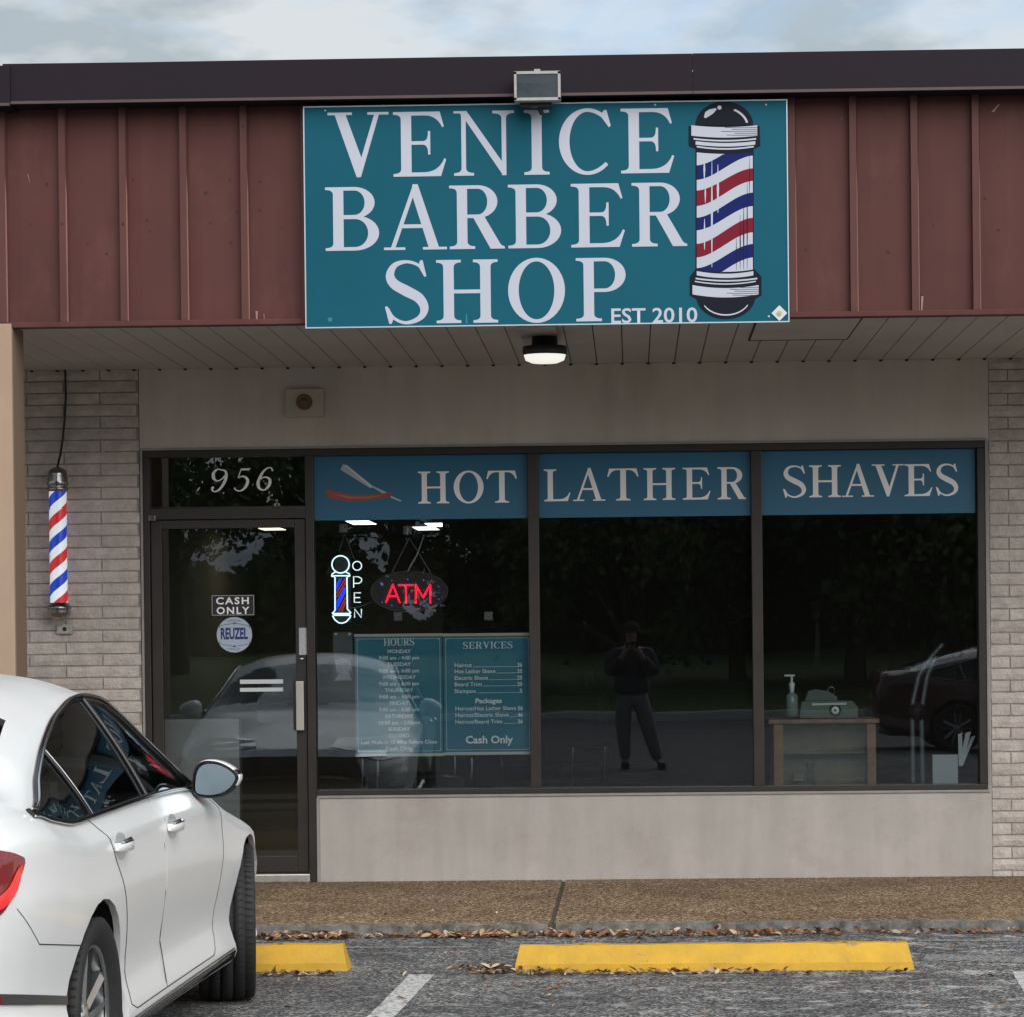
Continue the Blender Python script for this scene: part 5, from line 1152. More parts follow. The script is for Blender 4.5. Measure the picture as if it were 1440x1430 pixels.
B8z = tab((-1.10, .715), (-1.07, .86), (-1.0, 1.0), (-.9, 1.03), (-.7, 1.04), (-.51, 1.032), (-.36, 1.005), (-.1, .978), (.3, .982), (.9, .985), (1.5, .975), (1.92, .955), (2.2, .925), (2.5, .855), (2.8, .80), (3.2, .73), (3.5, .67), (3.7, .58), (3.78, .47))
B8v = lambda u: Wd(u)-tab((-1.1, .05), (-.8, .075), (-.51, .085), (0, .075), (1, .070), (1.92, .075), (2.8, .10), (3.5, .12), (3.78, .10))(u)
C9z = tab((-1.10, .725), (-1.07, .88), (-1.0, 1.04), (-.9, 1.075), (-.7, 1.072), (-.51, 1.040), (-.21, 1.125), (.13, 1.215), (.54, 1.30), (.96, 1.345), (1.23, 1.325), (1.43, 1.26), (1.62, 1.155), (1.77, 1.06), (1.92, .962), (2.0, .958), (2.3, .93), (2.5, .895), (2.8, .845), (3.2, .775), (3.5, .71), (3.7, .62), (3.78, .49))
C9v = tab((-1.10, .54), (-1.07, .62), (-1.0, .68), (-.9, .70), (-.7, .765), (-.51, .82), (-.21, .760), (.13, .70), (.54, .648), (.96, .622), (1.23, .632), (1.43, .662), (1.62, .718), (1.77, .778), (1.92, .842), (2.0, .835), (2.3, .79), (2.8, .72), (3.2, .68), (3.5, .61), (3.7, .50), (3.78, .42))
def section(u):
    w, zb, zr = Wd(u), Zb(u), Zr(u); z8, v8, z9, v9 = B8z(u), B8v(u), C9z(u), C9v(u)
    H = lambda a: zb+(z8-zb)*(a-.18)/(.98-.18)           # heights scaled into the local section
    side = [(0, zb), (w-.16, zb), (w-.035, H(.205)), (w-.003, H(.265)), (w-.016, H(.33)), (w-.034, H(.42)), (w-.010, H(.60)), (w, H(.72)), (w-.008, H(.82)), (w-.013, H(.900)), (w-.042, H(.937)), (v8, z8)]
    g = min(1, max(0, (z9-z8)/.30)); k = zr-z9
    top = [(v9, z9), (v9-.035-.03*g, z9+(.25)*max(k, .0)+.004), (v9*.72, z9+.66*k), (v9*.40, z9+.92*k), (0, zr)]
    return side+top
SEG = [2, 3, 2, 2, 3, 3, 3, 3, 2, 3, 3, 7, 3, 4, 4, 4]
def ring(u):
    c = section(u); n = len(c); pts = []
    ext = [(-c[1][0], c[1][1])]+c+[(-c[-2][0], c[-2][1])]
    for i in range(n-1):
        p0, p1, p2, p3 = ext[i], ext[i+1], ext[i+2], ext[i+3]; S_ = SEG[i]
        if i == 11: p0 = (p1[0]*2-p2[0], p1[1]*2-p2[1]); p3 = (p2[0]*2-p1[0], p2[1]*2-p1[1])     # side glass stays nearly flat
        if i == 10: p3 = (p2[0]+(p2[0]-p1[0])*.6, p2[1]+(p2[1]-p1[1])*.6)
        def tt(a, b): return max(1e-4, math.hypot(a[0]-b[0], a[1]-b[1]))**.5
        t0 = 0; t1 = t0+tt(p0, p1); t2 = t1+tt(p1, p2); t3 = t2+tt(p2, p3)
        for k in range(S_):
            t = t1+(t2-t1)*k/S_; q = []
            for j in (0, 1):
                A1 = (t1-t)/(t1-t0)*p0[j]+(t-t0)/(t1-t0)*p1[j]; A2 = (t2-t)/(t2-t1)*p1[j]+(t-t1)/(t2-t1)*p2[j]; A3 = (t3-t)/(t3-t2)*p2[j]+(t-t2)/(t3-t2)*p3[j]
                B1 = (t2-t)/(t2-t0)*A1+(t-t0)/(t2-t0)*A2; B2 = (t3-t)/(t3-t1)*A2+(t-t1)/(t3-t1)*A3; q.append((t2-t)/(t2-t1)*B1+(t-t1)/(t2-t1)*B2)
            if i == 11:   # bow of the glass
                s_ = k/S_; q[0] += .012*4*s_*(1-s_)*min(1, max(0, (c[12][1]-c[11][1])/.3))
            pts.append(tuple(q))
    pts.append(c[-1]); return pts
CUM = [sum(SEG[:i]) for i in range(len(SEG)+1)]
U_B8, U_C9, U_P10 = CUM[11], CUM[12], CUM[13]
QG, RD, FD = (-.51, .085), (.125, 1.0), (1.075, 1.90)    # quarter glass, rear and front door glass
RG, WS = (-.60, .22), (1.46, 2.24)                       # rear screen and windscreen, along the centre line
us = sorted(set([round(-1.10+.01*i, 4) for i in range(13)]+[round(-.98+.04*i, 4) for i in range(112)]+[round(3.5+.02*i, 3) for i in range(15)]+[a for q in (QG, RD, FD, RG, WS) for a in q]))
us = [a for i, a in enumerate(us) if -1.1 <= a <= 3.78 and (i == 0 or a-us[i-1] > .006 or a in QG+RD+FD+RG+WS)]
def build_shell():
    RG_ = [ring(u) for u in us]; n = len(RG_[0]); vs = []
    for u, r in zip(us, RG_):
        vs += [(u, v, z) for v, z in r]                  # right half
    body, gl = [], {'quarter_glass': [], 'rear_door_glass': [], 'front_door_glass': [], 'rear_screen': [], 'windscreen': [], 'pillar': []}
    inr = lambda a, b, q: a >= q[0]-1e-6 and b <= q[1]+1e-6
    for i in range(len(us)-1):
        ua, ub = us[i], us[i+1]
        for j in range(n-1):
            f = (i*n+j, (i+1)*n+j, (i+1)*n+j+1, i*n+j+1); key = None
            if U_B8 <= j < U_C9:
                for nm, q in (('quarter_glass', QG), ('rear_door_glass', RD), ('front_door_glass', FD)):
                    if inr(ua, ub, q): key = nm
                if key is None and QG[0] <= ua and ub <= 1.93: key = 'pillar'
            elif j >= U_P10-1:
                # screens: the base bows outwards towards the middle of the car
                fr_ = (j-(U_P10-1))/(n-1-(U_P10-1))
                if j >= U_P10+2 and inr(ua, ub, (RG[0]+.10*(1-fr_)**2, RG[1]-.08*(1-fr_)**2)): key = 'rear_screen'
                if inr(ua, ub, (WS[0]+.10*(1-fr_)**2, WS[1]-.22*(1-fr_)**1.6)): key = 'windscreen'
            (gl[key] if key else body).append(f)
    # end caps
    for i, base in ((0, True), (len(us)-1, False)):
        c = len(vs); zc = sum(z for _, z in RG_[i])/n; vs.append((us[i]+(-.004 if base else .004), 0, zc))
        for j in range(n-1): body.append((i*n+j, i*n+j+1, c) if base else (i*n+j+1, i*n+j, c))
    return vs, body, gl, n
def mesh_from(vs, fs, name, mirror=True, smooth=True):
    me = bpy.data.meshes.new(name); me.from_pydata(vs, [], fs); bm = bmesh.new(); bm.from_mesh(me)
    bmesh.ops.delete(bm, geom=[v for v in bm.verts if not v.link_faces], context='VERTS')
    if mirror: bmesh.ops.mirror(bm, geom=bm.verts[:]+bm.edges[:]+bm.faces[:], axis='Y', merge_dist=-1)
    bmesh.ops.remove_doubles(bm, verts=bm.verts, dist=2e-5)
    for f in bm.faces: f.smooth = smooth
    bmesh.ops.recalc_face_normals(bm, faces=bm.faces)
    bm.to_mesh(me); bm.free(); return me
def boolean(o, cutter, op):
    m = o.modifiers.new('b', 'BOOLEAN'); m.operation = op; m.object = cutter; m.solver = 'EXACT'
    me = bpy.data.meshes.new_from_object(o.evaluated_get(bpy.context.evaluated_depsgraph_get())); o.modifiers.clear(); old = o.data; o.data = me; return o
def prism_obj(poly, y0, y1):
    mb = MB(); mb.prism(poly, y0, y1); return mb.build('cut', M['black'], fixn=True)
M['carwhite'] = mat('white_car_paint', (.84, .855, .86), .35, coat=.6, spec=.3)
M['carred'] = mat('dark_red_car_paint', (.07, .006, .009), .3, coat=1.0)
M['cargl'] = glass('car_glass', (.42, .47, .46), 1.25)
M['blackgloss'] = mat('gloss_black_trim', (.008, .008, .009), .12)
M['rubber'] = mat('tyre_rubber', (.022, .022, .023), .72, var=.3, vscale=30, bump=.3, bscale=90, bdist=.002)
M['mirrorglass'] = mat('mirror_glass', (.36, .42, .46), .04, metal=1.0)
M['rim'] = mat('alloy_grey', (.30, .31, .32), .25, metal=.9)
M['rimface'] = mat('alloy_bright', (.70, .71, .72), .22, metal=.9)
M['tail'] = mat('tail_red', (.22, .003, .008), .08, coat=1)
M['tailin'] = mat('tail_inner', (.75, .02, .02), .15, coat=1, emit=(1, .02, .02), es=.10)
M['seat'] = mat('seat_cloth', (.16, .15, .14), .8); M['dash'] = mat('dashboard', (.03, .03, .032), .7)
M['lampglass'] = mat('headlight_glass', (.35, .37, .38), .08, metal=.5, coat=1)
VS, BODYF, GLF, NR_ = build_shell()
def grow(poly, d):
    cx_ = sum(p[0] for p in poly)/len(poly); cz_ = sum(p[1] for p in poly)/len(poly); out = []
    n = len(poly); area = sum(poly[i][0]*poly[(i+1) % n][1]-poly[(i+1) % n][0]*poly[i][1] for i in range(n)); sg = 1 if area > 0 else -1
    for i in range(n):
        a, b, c = poly[i-1], poly[i], poly[(i+1) % n]
        def nrm(p, q): dx, dy = q[0]-p[0], q[1]-p[1]; l_ = math.hypot(dx, dy) or 1; return (dy/l_*sg, -dx/l_*sg)
        n1_, n2_ = nrm(a, b), nrm(b, c); k = 1+n1_[0]*n2_[0]+n1_[1]*n2_[1]; k = max(k, .4)
        out.append((b[0]+(n1_[0]+n2_[0])/k*d, b[1]+(n1_[1]+n2_[1])/k*d))
    return out
def smoothpoly(p, n=4):
    q = []
    for i in range(len(p)):
        a, b, c, d = p[i-1], p[i], p[(i+1) % len(p)], p[(i+2) % len(p)]
        for k in range(n):
            t = k/n; q.append(tuple(.5*(2*b[j]+(-a[j]+c[j])*t+(2*a[j]-5*b[j]+4*c[j]-d[j])*t*t+(-a[j]+3*b[j]-3*c[j]+d[j])*t**3) for j in (0, 1)))
    return q
RDOOR = [(.06, 1.6), (.06, .985)]+qb((.06, .985), (.14, .93), (.19, .86), 5)[1:]+qb((.19, .86), (.36, .70), (.435, .50), 6)[1:]+qb((.435, .50), (.46, .38), (.445, .315), 4)[1:]+[(.52, .292), (1.0, .292), (1.055, .292), (1.04, .98), (1.04, 1.6)]
FDOOR = [(1.048, 1.6), (1.048, .98), (1.063, .292), (1.98, .292)]+qb((1.98, .292), (2.08, .30), (2.10, .40), 5)[1:]+qb((2.10, .40), (2.19, .62), (2.20, .80), 5)[1:]+qb((2.20, .80), (2.18, .92), (2.06, .965), 5)[1:]+[(2.06, 1.6)]
AR = .385
def arch(u0, r, n=28): return [(u0+r*math.cos(2*math.pi*i/n), .335+r*math.sin(2*math.pi*i/n)) for i in range(n)]
BVH = None
def make_car(loc, head, paint, label, group, steer=0.0, full=True, rimm=None):
    global BVH
    car = empty('parked_car', loc, label, 'car', group)
    # u -> heading direction, v -> right
    Mx = Matrix(((math.sin(head), math.cos(head), 0), (math.cos(head), -math.sin(head), 0), (0, 0, 1)))
    car.rotation_euler = (0, 0, 0)
    T4 = Mx.to_4x4()
    def put(o):
        o.data.transform(T4)
        if T4.determinant() < 0: o.data.flip_normals()
        return o
    me = mesh_from(VS, BODYF, 'body'); body = link('body', me, None)
    if BVH is None:
        dg = bpy.context.evaluated_depsgraph_get(); allm = mesh_from(VS, BODYF+[f for v in GLF.values() for f in v], 'all'); bm = bmesh.new(); bm.from_mesh(allm); BVH = BVHTree.FromBMesh(bm); bm.free(); bpy.data.meshes.remove(allm)
    me.materials.append(paint); me.materials.append(M['blackgloss'])
    m = body.modifiers.new('s', 'SOLIDIFY'); m.thickness = .022; m.offset = -1; m.use_rim = True
    me2 = bpy.data.meshes.new_from_object(body.evaluated_get(bpy.context.evaluated_depsgraph_get())); body.modifiers.clear(); body.data = me2
    door_objs = []
    cut = []
    for u0 in (0, 2.83):
        for (a, b) in ((.60, 1.1), (-1.1, -.60)): c = prism_obj(arch(u0, AR if u0 < 1 else .370), a, b); boolean(body, c, 'DIFFERENCE'); cut.append(c)
    if full:
        for nm, poly in (('rear_door', RDOOR), ('front_door', FDOOR)):
            ci = prism_obj(grow(poly, -.0022), .30, 1.2); co = prism_obj(grow(poly, .0022), .30, 1.2); cut += [ci, co]
            d = link(nm, body.data.copy(), None); boolean(d, ci, 'INTERSECT'); boolean(body, co, 'DIFFERENCE'); d.name = nm; door_objs.append(d)
    for c in cut: bpy.data.objects.remove(c)
    for o in [body]+door_objs:
        for p in o.data.polygons: p.use_smooth = True
        o.data.set_sharp_from_angle(angle=R(38)); put(o); o.parent = car
    doors = {o.name.split('.')[0]: o for o in door_objs}
    inv = lambda o: o
    # glass
    def glp(nm, mir):
        o = link(nm, mesh_from(VS, GLF[nm], nm, mirror=mir), None)
        for v in o.data.vertices: pass
        o.data.materials.append(M['cargl']); return o
    for nm in ('rear_screen', 'windscreen'):
        put(glp(nm, True)).parent = car
    for nm in ('quarter_glass', 'rear_door_glass', 'front_door_glass'):
        o = link(nm, mesh_from(VS, GLF[nm], nm, mirror=False), None); o.data.materials.append(M['cargl']); put(o).parent = car
        mv = [(u, -v, z) for u, v, z in VS]; o = link(nm, mesh_from(mv, GLF[nm], nm, mirror=False), None); o.data.materials.append(M['cargl']); put(o).parent = car
    for lo_, hi_ in ((-1, 0.11), (.11, .6), (.6, 1.5), (1.5, 3)):
        for sg in (1, -1):
            ff = [f for f in GLF['pillar'] if lo_ <= VS[f[0]][0] < hi_]
            if not ff: continue
            vv_ = VS if sg > 0 else [(u, -v, z) for u, v, z in VS]
            o = link('pillar', mesh_from(vv_, ff, 'pillar', mirror=False), None); o.data.materials.append(M['blackgloss']); put(o).parent = car
    # window surround: black rubber with a bright line
    def curve_pts(idx, u0, u1, dv=0.004, dz=0):
        q = []
        for i, u in enumerate(us):
            if u0 <= u <= u1: a = VS[i*NR_+idx]; q.append((a[0], a[1]+dv, a[2]+dz))
        return q
    for sgn in (1, -1):
        low, high = curve_pts(U_B8, -.55, 1.96), curve_pts(U_C9, -.55, 1.96)
        lo = MB(); hi = MB(); f = lambda q: [(a, b*sgn, c) for a, b, c in q]
        hi.tube(f(high), .0125, 8); lo.tube(f(low), .011, 8)
        put(hi.build('window_surround', M['blackgloss'], None)).parent = car; put(lo.build('window_surround', M['blackgloss'], None)).parent = car
        ch = MB(); ch.tube(f([(a, b+.011, c+.012) for a, b, c in high]), .0045, 6); ch.tube(f([(a, b+.012, c-.003) for a, b, c in low]), .003, 6)
        put(ch.build('bright_trim', M['chrome'], None)).parent = car
        for (ua, ub) in ((.105, .105), (1.037, 1.037)):
            i = min(range(len(us)), key=lambda k: abs(us[k]-ua)); pm2 = MB()
            pm2.tube(f([(VS[i*NR_+j][0]+(.06 if ua < 1 else .0)*(.5-(j-U_B8)/(U_C9-U_B8)), VS[i*NR_+j][1]+.004, VS[i*NR_+j][2]) for j in range(U_B8, U_C9+1)]), .010 if ua < 1 else .014, 6); put(pm2.build('pillar_trim', M['blackgloss'], None)).parent = car
            if ua < 1:
                pm3 = MB(); pm3.tube(f([(VS[i*NR_+j][0]+.06*(.5-(j-U_B8)/(U_C9-U_B8))+.014, VS[i*NR_+j][1]+.012, VS[i*NR_+j][2]) for j in range(U_B8, U_C9+1)]), .003, 5); put(pm3.build('bright_trim', M['chrome'], None)).parent = car
    # decals laid on the body surface
    def ray(o_, d_): 
        h = BVH.ray_cast(Vector(o_), Vector(d_).normalized()); return h
    def side_patch(name, poly, m, off=.004, th=0.0, step=.02, par=None, sgn=1, rear=False, front=False):
        "poly in (u,z) projected sideways, or in (v,z) projected lengthwise"
        xs_ = [p[0] for p in poly]; zs_ = [p[1] for p in poly]
        me_ = bpy.data.meshes.new('p'); bm = bmesh.new(); vv = [bm.verts.new((a, b, 0)) for a, b in poly]; bm.faces.new(vv)
        x = min(xs_)+step
        while x < max(xs_):
            bmesh.ops.bisect_plane(bm, geom=bm.verts[:]+bm.edges[:]+bm.faces[:], plane_co=(x, 0, 0), plane_no=(1, 0, 0)); x += step
        z = min(zs_)+step
        while z < max(zs_):
            bmesh.ops.bisect_plane(bm, geom=bm.verts[:]+bm.edges[:]+bm.faces[:], plane_co=(0, z, 0), plane_no=(0, 1, 0)); z += step
        bad = []
        for v in bm.verts:
            if rear: h = ray((-3, v.co.x, v.co.y), (1, 0, 0))
            elif front: h = ray((6, v.co.x, v.co.y), (-1, 0, 0))
            else: h = ray((v.co.x, 3*sgn, v.co.y), (0, -sgn, 0))
            if h[0] is None: bad.append(v); continue
            nn = h[1]; 
            if nn.dot(Vector((-1, 0, 0) if rear else ((1, 0, 0) if front else (0, sgn, 0)))) < 0: nn = -nn
            v.co = h[0]+nn*off
        if bad: bmesh.ops.delete(bm, geom=bad, context='VERTS')
        for f in bm.faces: f.smooth = True
        bmesh.ops.recalc_face_normals(bm, faces=bm.faces); bm.to_mesh(me_); bm.free(); me_.name = name; me_.materials.append(m)
        o = link(name, me_, None)
        if th:
            mm = o.modifiers.new('s', 'SOLIDIFY'); mm.thickness = th; mm.offset = 0; me3 = bpy.data.meshes.new_from_object(o.evaluated_get(bpy.context.evaluated_depsgraph_get())); o.modifiers.clear(); o.data = me3; me3.name = name
        put(o); o.parent = par or car; return o
    def seam(pts_, r=.0022, name='seam', m=None, par=None, sgn=1):
        q = []
        for a, b in pts_:
            h = ray((a, 3*sgn, b), (0, -sgn, 0))
            if h[0] is not None: q.append(h[0])
        mb = MB(); mb.tube(q, r, 5); o = mb.build(name, m or M['black'], None); put(o); o.parent = par or car; return o
    def dens(pts_, n=12):
        o_ = []
        for (a, b), (c, d) in zip(pts_[:-1], pts_[1:]): o_ += [(a+(c-a)*i/n, b+(d-b)*i/n) for i in range(n)]
        return o_+[pts_[-1]]
    # wheel wells and wheels
    for u0 in (0, 2.83):
        for sgn in (1, -1):
            mb = MB(); n = 30; vs_ = []
            for i in range(n+1):
                a = -.35+(math.pi+.7)*i/n
                for vv in (min(.895, Wd(u0+(AR+.004)*math.cos(a))-.035), .55): vs_.append((u0+(AR+.004)*math.cos(a), vv*sgn, .335+(AR+.004)*math.sin(a)))
            mb.add(vs_, [(2*i, 2*i+1, 2*i+3, 2*i+2) for i in range(n)], 0, True)
            mb.face([(u0+(AR+.004)*math.cos(-.35+(math.pi+.7)*i/n), .55*sgn, .335+(AR+.004)*math.sin(-.35+(math.pi+.7)*i/n)) for i in range(n+1)])
            put(mb.build('wheel_well', M['black'], None)).parent = car
            # tyre: ribs and grooves round the tread, sipes across it
            Rt, wt = .335, .118
            tread = []
            for a, b in ((-1, -.70), (-.62, -.28), (-.20, .20), (.28, .62), (.70, 1)):
                e = .010*max(abs(a), abs(b))**3
                tread += [(Rt-.011, a*wt*.94-.0012), (Rt-e, a*wt*.94), (Rt-e, b*wt*.94), (Rt-.011, b*wt*.94+.0012)]
            tread[0] = (Rt-.022, -wt); tread[1] = (Rt-.010, -wt*.93); tread[-1] = (Rt-.022, wt); tread[-2] = (Rt-.010, wt*.93)
            prof = [(.235, -.085), (.262, -.108), (.295, -.119)]+tread+[(.295, .119), (.262, .108), (.235, .085)]
            tb = MB(); tb.lathe(prof, 72, 'y', (0, 0, 0))
            for k in range(72):                           # sipes
                a = 2*math.pi*k/72
                for (y0_, y1_, sk) in ((-.108, -.075, .02), (-.066, -.031, -.012), (.031, .066, -.012), (.075, .108, .02)):
                    r_1 = Rt-.0015 if abs(y0_+y1_)/2 < .06 else Rt-.005
                    v = []
                    for (yy, aa) in ((y0_, a-.012), (y0_, a+.002), (y1_, a+.002+sk), (y1_, a-.012+sk)): v.append((r_1*math.cos(aa)*1.002, yy, r_1*math.sin(aa)*1.002))
                    tb.face(v, 1)
            wheel = empty('wheel', (0, 0, 0), None, None)
            ty = tb.build('tyre', [M['rubber'], M['gap']], wheel)
            rb = MB(); rb.lathe([(.237, -.085), (.228, -.07), (.215, 0), (.222, .06), (.237, .088), (.240, .090), (.229, .093), (.222, .080)], 48, 'y'); rb.lathe([(.0001, .02), (.215, .02)], 30, 'y', mi=2)
            NS = 5
            for k in range(NS):
                for off_, mi in ((-.16, 0), (.16, 0)):
                    a = 2*math.pi*k/NS+.3
                    ca, sa = math.cos(a), math.sin(a); tx_, tz_ = -sa, ca
                    def pt(r, t, y): return (ca*r+tx_*t, y, sa*r+tz_*t)
                    s1 = off_/abs(off_); t0, t1 = .006*s1, .052*s1
                    v = [pt(.045, t0, .068), pt(.045, t0+.030*s1, .062), pt(.228, t1+.020*s1, .078), pt(.228, t1-.012*s1, .086)]
                    vb = [pt(.045, t0, .03), pt(.045, t0+.030*s1, .03), pt(.228, t1+.020*s1, .05), pt(.228, t1-.012*s1, .05)]
                    rb.add(v+vb, [(0, 1, 2, 3)], 1); rb.add(v+vb, [(0, 4, 5, 1), (1, 5, 6, 2), (2, 6, 7, 3), (3, 7, 4, 0)], 0)
            rb.lathe([(.0001, .072), (.030, .070), (.052, .064), (.058, .03)], 20, 'y', mi=1)
            rm = rb.build('rim', rimm or [M['rim'], M['rimface'], M['black']], wheel)
            st = steer if u0 > 1 else 0
            # local: y axis = outward; mirror for the left side
            A = Matrix(((1, 0, 0), (0, 1, 0), (0, 0, 1)))
            if sgn < 0: A = Matrix(((1, 0, 0), (0, -1, 0), (0, 0, 1)))
            Rs = Matrix(((math.cos(st), math.sin(st), 0), (-math.sin(st), math.cos(st), 0), (0, 0, 1)))
            X4 = (Mx @ Rs @ A).to_4x4()
            for o in (ty, rm): o.data.transform(X4); (o.data.flip_normals() if X4.determinant() < 0 else None)
            wheel.location = Mx @ Vector((u0, (.812 if u0 > 1 else .798)*sgn, .335)); wheel.parent = car
            for kk in ('label', 'category'):
                if kk in wheel: del wheel[kk]
    # floor pan and interior
    mb = MB(); mb.box(-.9, 3.4, -.62, .62, .20, .30); put(mb.build('underbody', M['black'], None)).parent = car
    mb = MB(); mb.box(1.75, 2.25, -.72, .72, .70, .93, bev=.05); put(mb.build('dashboard', M['dash'], None)).parent = car
    mb = MB(); mb.box(-.75, -.05, -.68, .68, .55, .98, bev=.05); put(mb.build('parcel_shelf', M['dash'], None)).parent = car
    for (u_, v_) in ((.75, .38), (.75, -.38)):
        mb = MB(); mb.box(u_, u_+.52, v_-.26, v_+.26, .34, .52, bev=.05); mb.prism([(u_-.06, .48), (u_+.08, .46), (u_-.04, 1.06), (u_-.15, 1.06)], v_-.23, v_+.23, plane='xz'); mb.box(u_-.18, u_-.08, v_-.13, v_+.13, 1.08, 1.26, bev=.035); put(mb.build('seat', M['seat'], None)).parent = car
    mb = MB(); mb.box(-.1, .45, -.66, .66, .34, .52, bev=.05); mb.prism([(-.2, .5), (-.02, .48), (-.18, 1.04), (-.3, 1.04)], -.64, .64); put(mb.build('rear_bench', M['seat'], None)).parent = car
    for v_ in (-.4, .4):
        mb = MB(); mb.box(-.36, -.26, v_-.12, v_+.12, 1.03, 1.17, bev=.03); put(mb.build('headrest', M['seat'], None)).parent = car
    mb = MB(); cs_ = Vector((1.62, -.38, .92)); tl = R(25)
    mb.tube([cs_+Vector((math.sin(tl)*.185*math.sin(2*math.pi*i/24), .185*math.cos(2*math.pi*i/24), .185*math.cos(tl)*math.sin(2*math.pi*i/24))) for i in range(24)], .016, 8, closed=True); mb.tube([cs_+Vector((0, -.18, 0)), cs_+Vector((.03, 0, 0)), cs_+Vector((0, .18, 0))], .018, 6); put(mb.build('steering_wheel', M['dash'], None)).parent = car
    # lights
    for sgn in (1, -1):
        hp = side_patch('headlight', [(3.05, .765), (3.16, .72), (3.40, .66), (3.62, .62), (3.68, .66), (3.60, .73), (3.35, .79), (3.10, .80)], M['lampglass'], .006, step=.04, sgn=sgn)
        if full:
            tl_ = side_patch('tail_light', smoothpoly([(-1.06, .745), (-.96, .765), (-.87, .83), (-.80, .91), (-.83, .935), (-.92, .955), (-1.06, .955)], 3), M['tail'], .006, step=.03, sgn=sgn)
            side_patch('light_guide', smoothpoly([(-1.05, .77), (-.94, .79), (-.86, .835), (-.82, .90), (-.845, .90), (-.90, .85), (-.97, .82), (-1.05, .80)], 3), M['tailin'], .009, step=.03, sgn=sgn, par=tl_)
    tr_ = side_patch('tail_light', [(.30, .80), (.70, .775), (.78, .80), (.78, .95), (.60, .955), (.30, .93)], M['tail'], .006, step=.05, rear=True); side_patch('tail_light', [(-.30, .80), (-.70, .775), (-.78, .80), (-.78, .95), (-.60, .955), (-.30, .93)], M['tail'], .006, step=.05, rear=True)
    # front: grille, chrome wing, lower intake, fog lights, plate area
    side_patch('grille', [(-.56, .46), (-.46, .66), (.46, .66), (.56, .46), (.42, .40), (-.42, .40)], M['black'], .006, step=.08, front=True)
    side_patch('grille_bar', [(-.68, .69), (-.68, .645), (0, .665), (.68, .645), (.68, .69), (0, .715)], M['chrome'], .014, step=.08, front=True)
    side_patch('lower_intake', [(-.55, .27), (-.50, .36), (.50, .36), (.55, .27)], M['black'], .006, step=.08, front=True)
    for s_ in (-1, 1): side_patch('fog_light', [(s_*.60, .36), (s_*.80, .42), (s_*.80, .45), (s_*.58, .40)], M['chrome'], .010, step=.05, front=True)
    if full:
        # seams the doors do not make: bumper, fuel and lower trim
        seam(dens([(-.86, .78), (-.69, .655)]), r=.0016, name='panel_seam'); seam(dens([(-.69, .655), (-.275, .602)]), name='panel_seam')
        side_patch('bumper_strip', [(-1.06, .525), (-.375, .428), (-.37, .456), (-1.06, .558)], mat('strip_grey', (.10, .10, .105), .3, metal=.5), .006, step=.04)
        side_patch('reflector', [(-1.06, .528), (-.90, .506), (-.91, .532), (-1.06, .556)], M['tail'], .010, step=.04)
        # sill strip with a bright edge
        side_patch('sill_strip', [(.40, .232), (2.40, .232), (2.42, .262), (.40, .262)], M['blackgloss'], .007, th=.004, step=.06)
        seam(dens([(.40, .268), (2.42, .268)]), .0035, 'bright_trim', M['chrome'])
        for nm, ln in (('rear_door', RDOOR[1:-1]), ('front_door', FDOOR[2:-1])):
            seam(dens([q for q in ln if q[1] < 1.0], 4), .0021, 'door_seal', par=doors.get(nm, car))  # black tubes along the door gaps, standing for the shade in them
        # door handles
        for nm, uh, zh in (('rear_door', .30, .872), ('front_door', 1.20, .868)):
            par = doors.get(nm, car)
            side_patch('handle_recess', smoothpoly([(uh-.085, zh-.005), (uh-.03, zh-.045), (uh+.05, zh-.045), (uh+.085, zh), (uh+.05, zh+.035), (uh-.04, zh+.035)], 4), mat('recess_%s' % nm, (.62, .64, .65), .3, coat=1), .0012, step=.02, par=par)  # flat patch darker than the paint, the cup's shade put into its colour
            h0, h1 = ray((uh-.10, 3, zh), (0, -1, 0))[0], ray((uh+.10, 3, zh+.002), (0, -1, 0))[0]
            mb = MB(); N = 12; ring_ = []
            for i in range(N+1):
                t = i/N; c = h0.lerp(h1, t)+Vector((0, .012+.024*math.sin(math.pi*min(1, max(0, t)))**.5, 0)); hh = .024*(math.sin(math.pi*(.06+.88*t)))**.35; ring_.append([(c.x, c.y-.008, c.z-hh), (c.x, c.y+.004, c.z-hh*.8), (c.x, c.y+.006, c.z+hh*.45), (c.x, c.y-.004, c.z+hh), (c.x, c.y-.012, c.z+hh*.8)])
            for i in range(N):
                for j in range(4): mb.face([ring_[i][j], ring_[i+1][j], ring_[i+1][j+1], ring_[i][j+1]], 1 if j == 2 else 0, True)
            mb.face(ring_[0]); mb.face(ring_[-1][::-1]); o = mb.build('handle', [paint, M['chrome']], None, fixn=True); put(o); o.parent = par
        seam([(-.70+.0*i, .76) for i in range(2)], name='panel_seam') if False else None
    # mirrors
    for sgn in (1, -1):
        mi_ = MB(); out_ = smoothpoly([(.862, .955), (.868, 1.045), (.90, 1.085), (.955, 1.088), (1.01, 1.068), (1.055, 1.03), (1.050, .995), (1.015, .955), (.96, .935), (.90, .935)], 4)
        cv, cz = .95, .995; out_ = [(.94+(a-.94)*.93, cz+(b-1.01)*.93) for a, b in out_]
        layers = [(1.85, .90), (1.842, 1.0), (1.87, 1.03), (1.92, 1.02), (1.97, .90), (2.01, .62), (2.025, .25)]
        rings_ = [[(u_, (cv+(a-cv)*s_)*sgn, cz+(b-cz)*s_) for a, b in out_] for u_, s_ in layers]; K = len(out_)
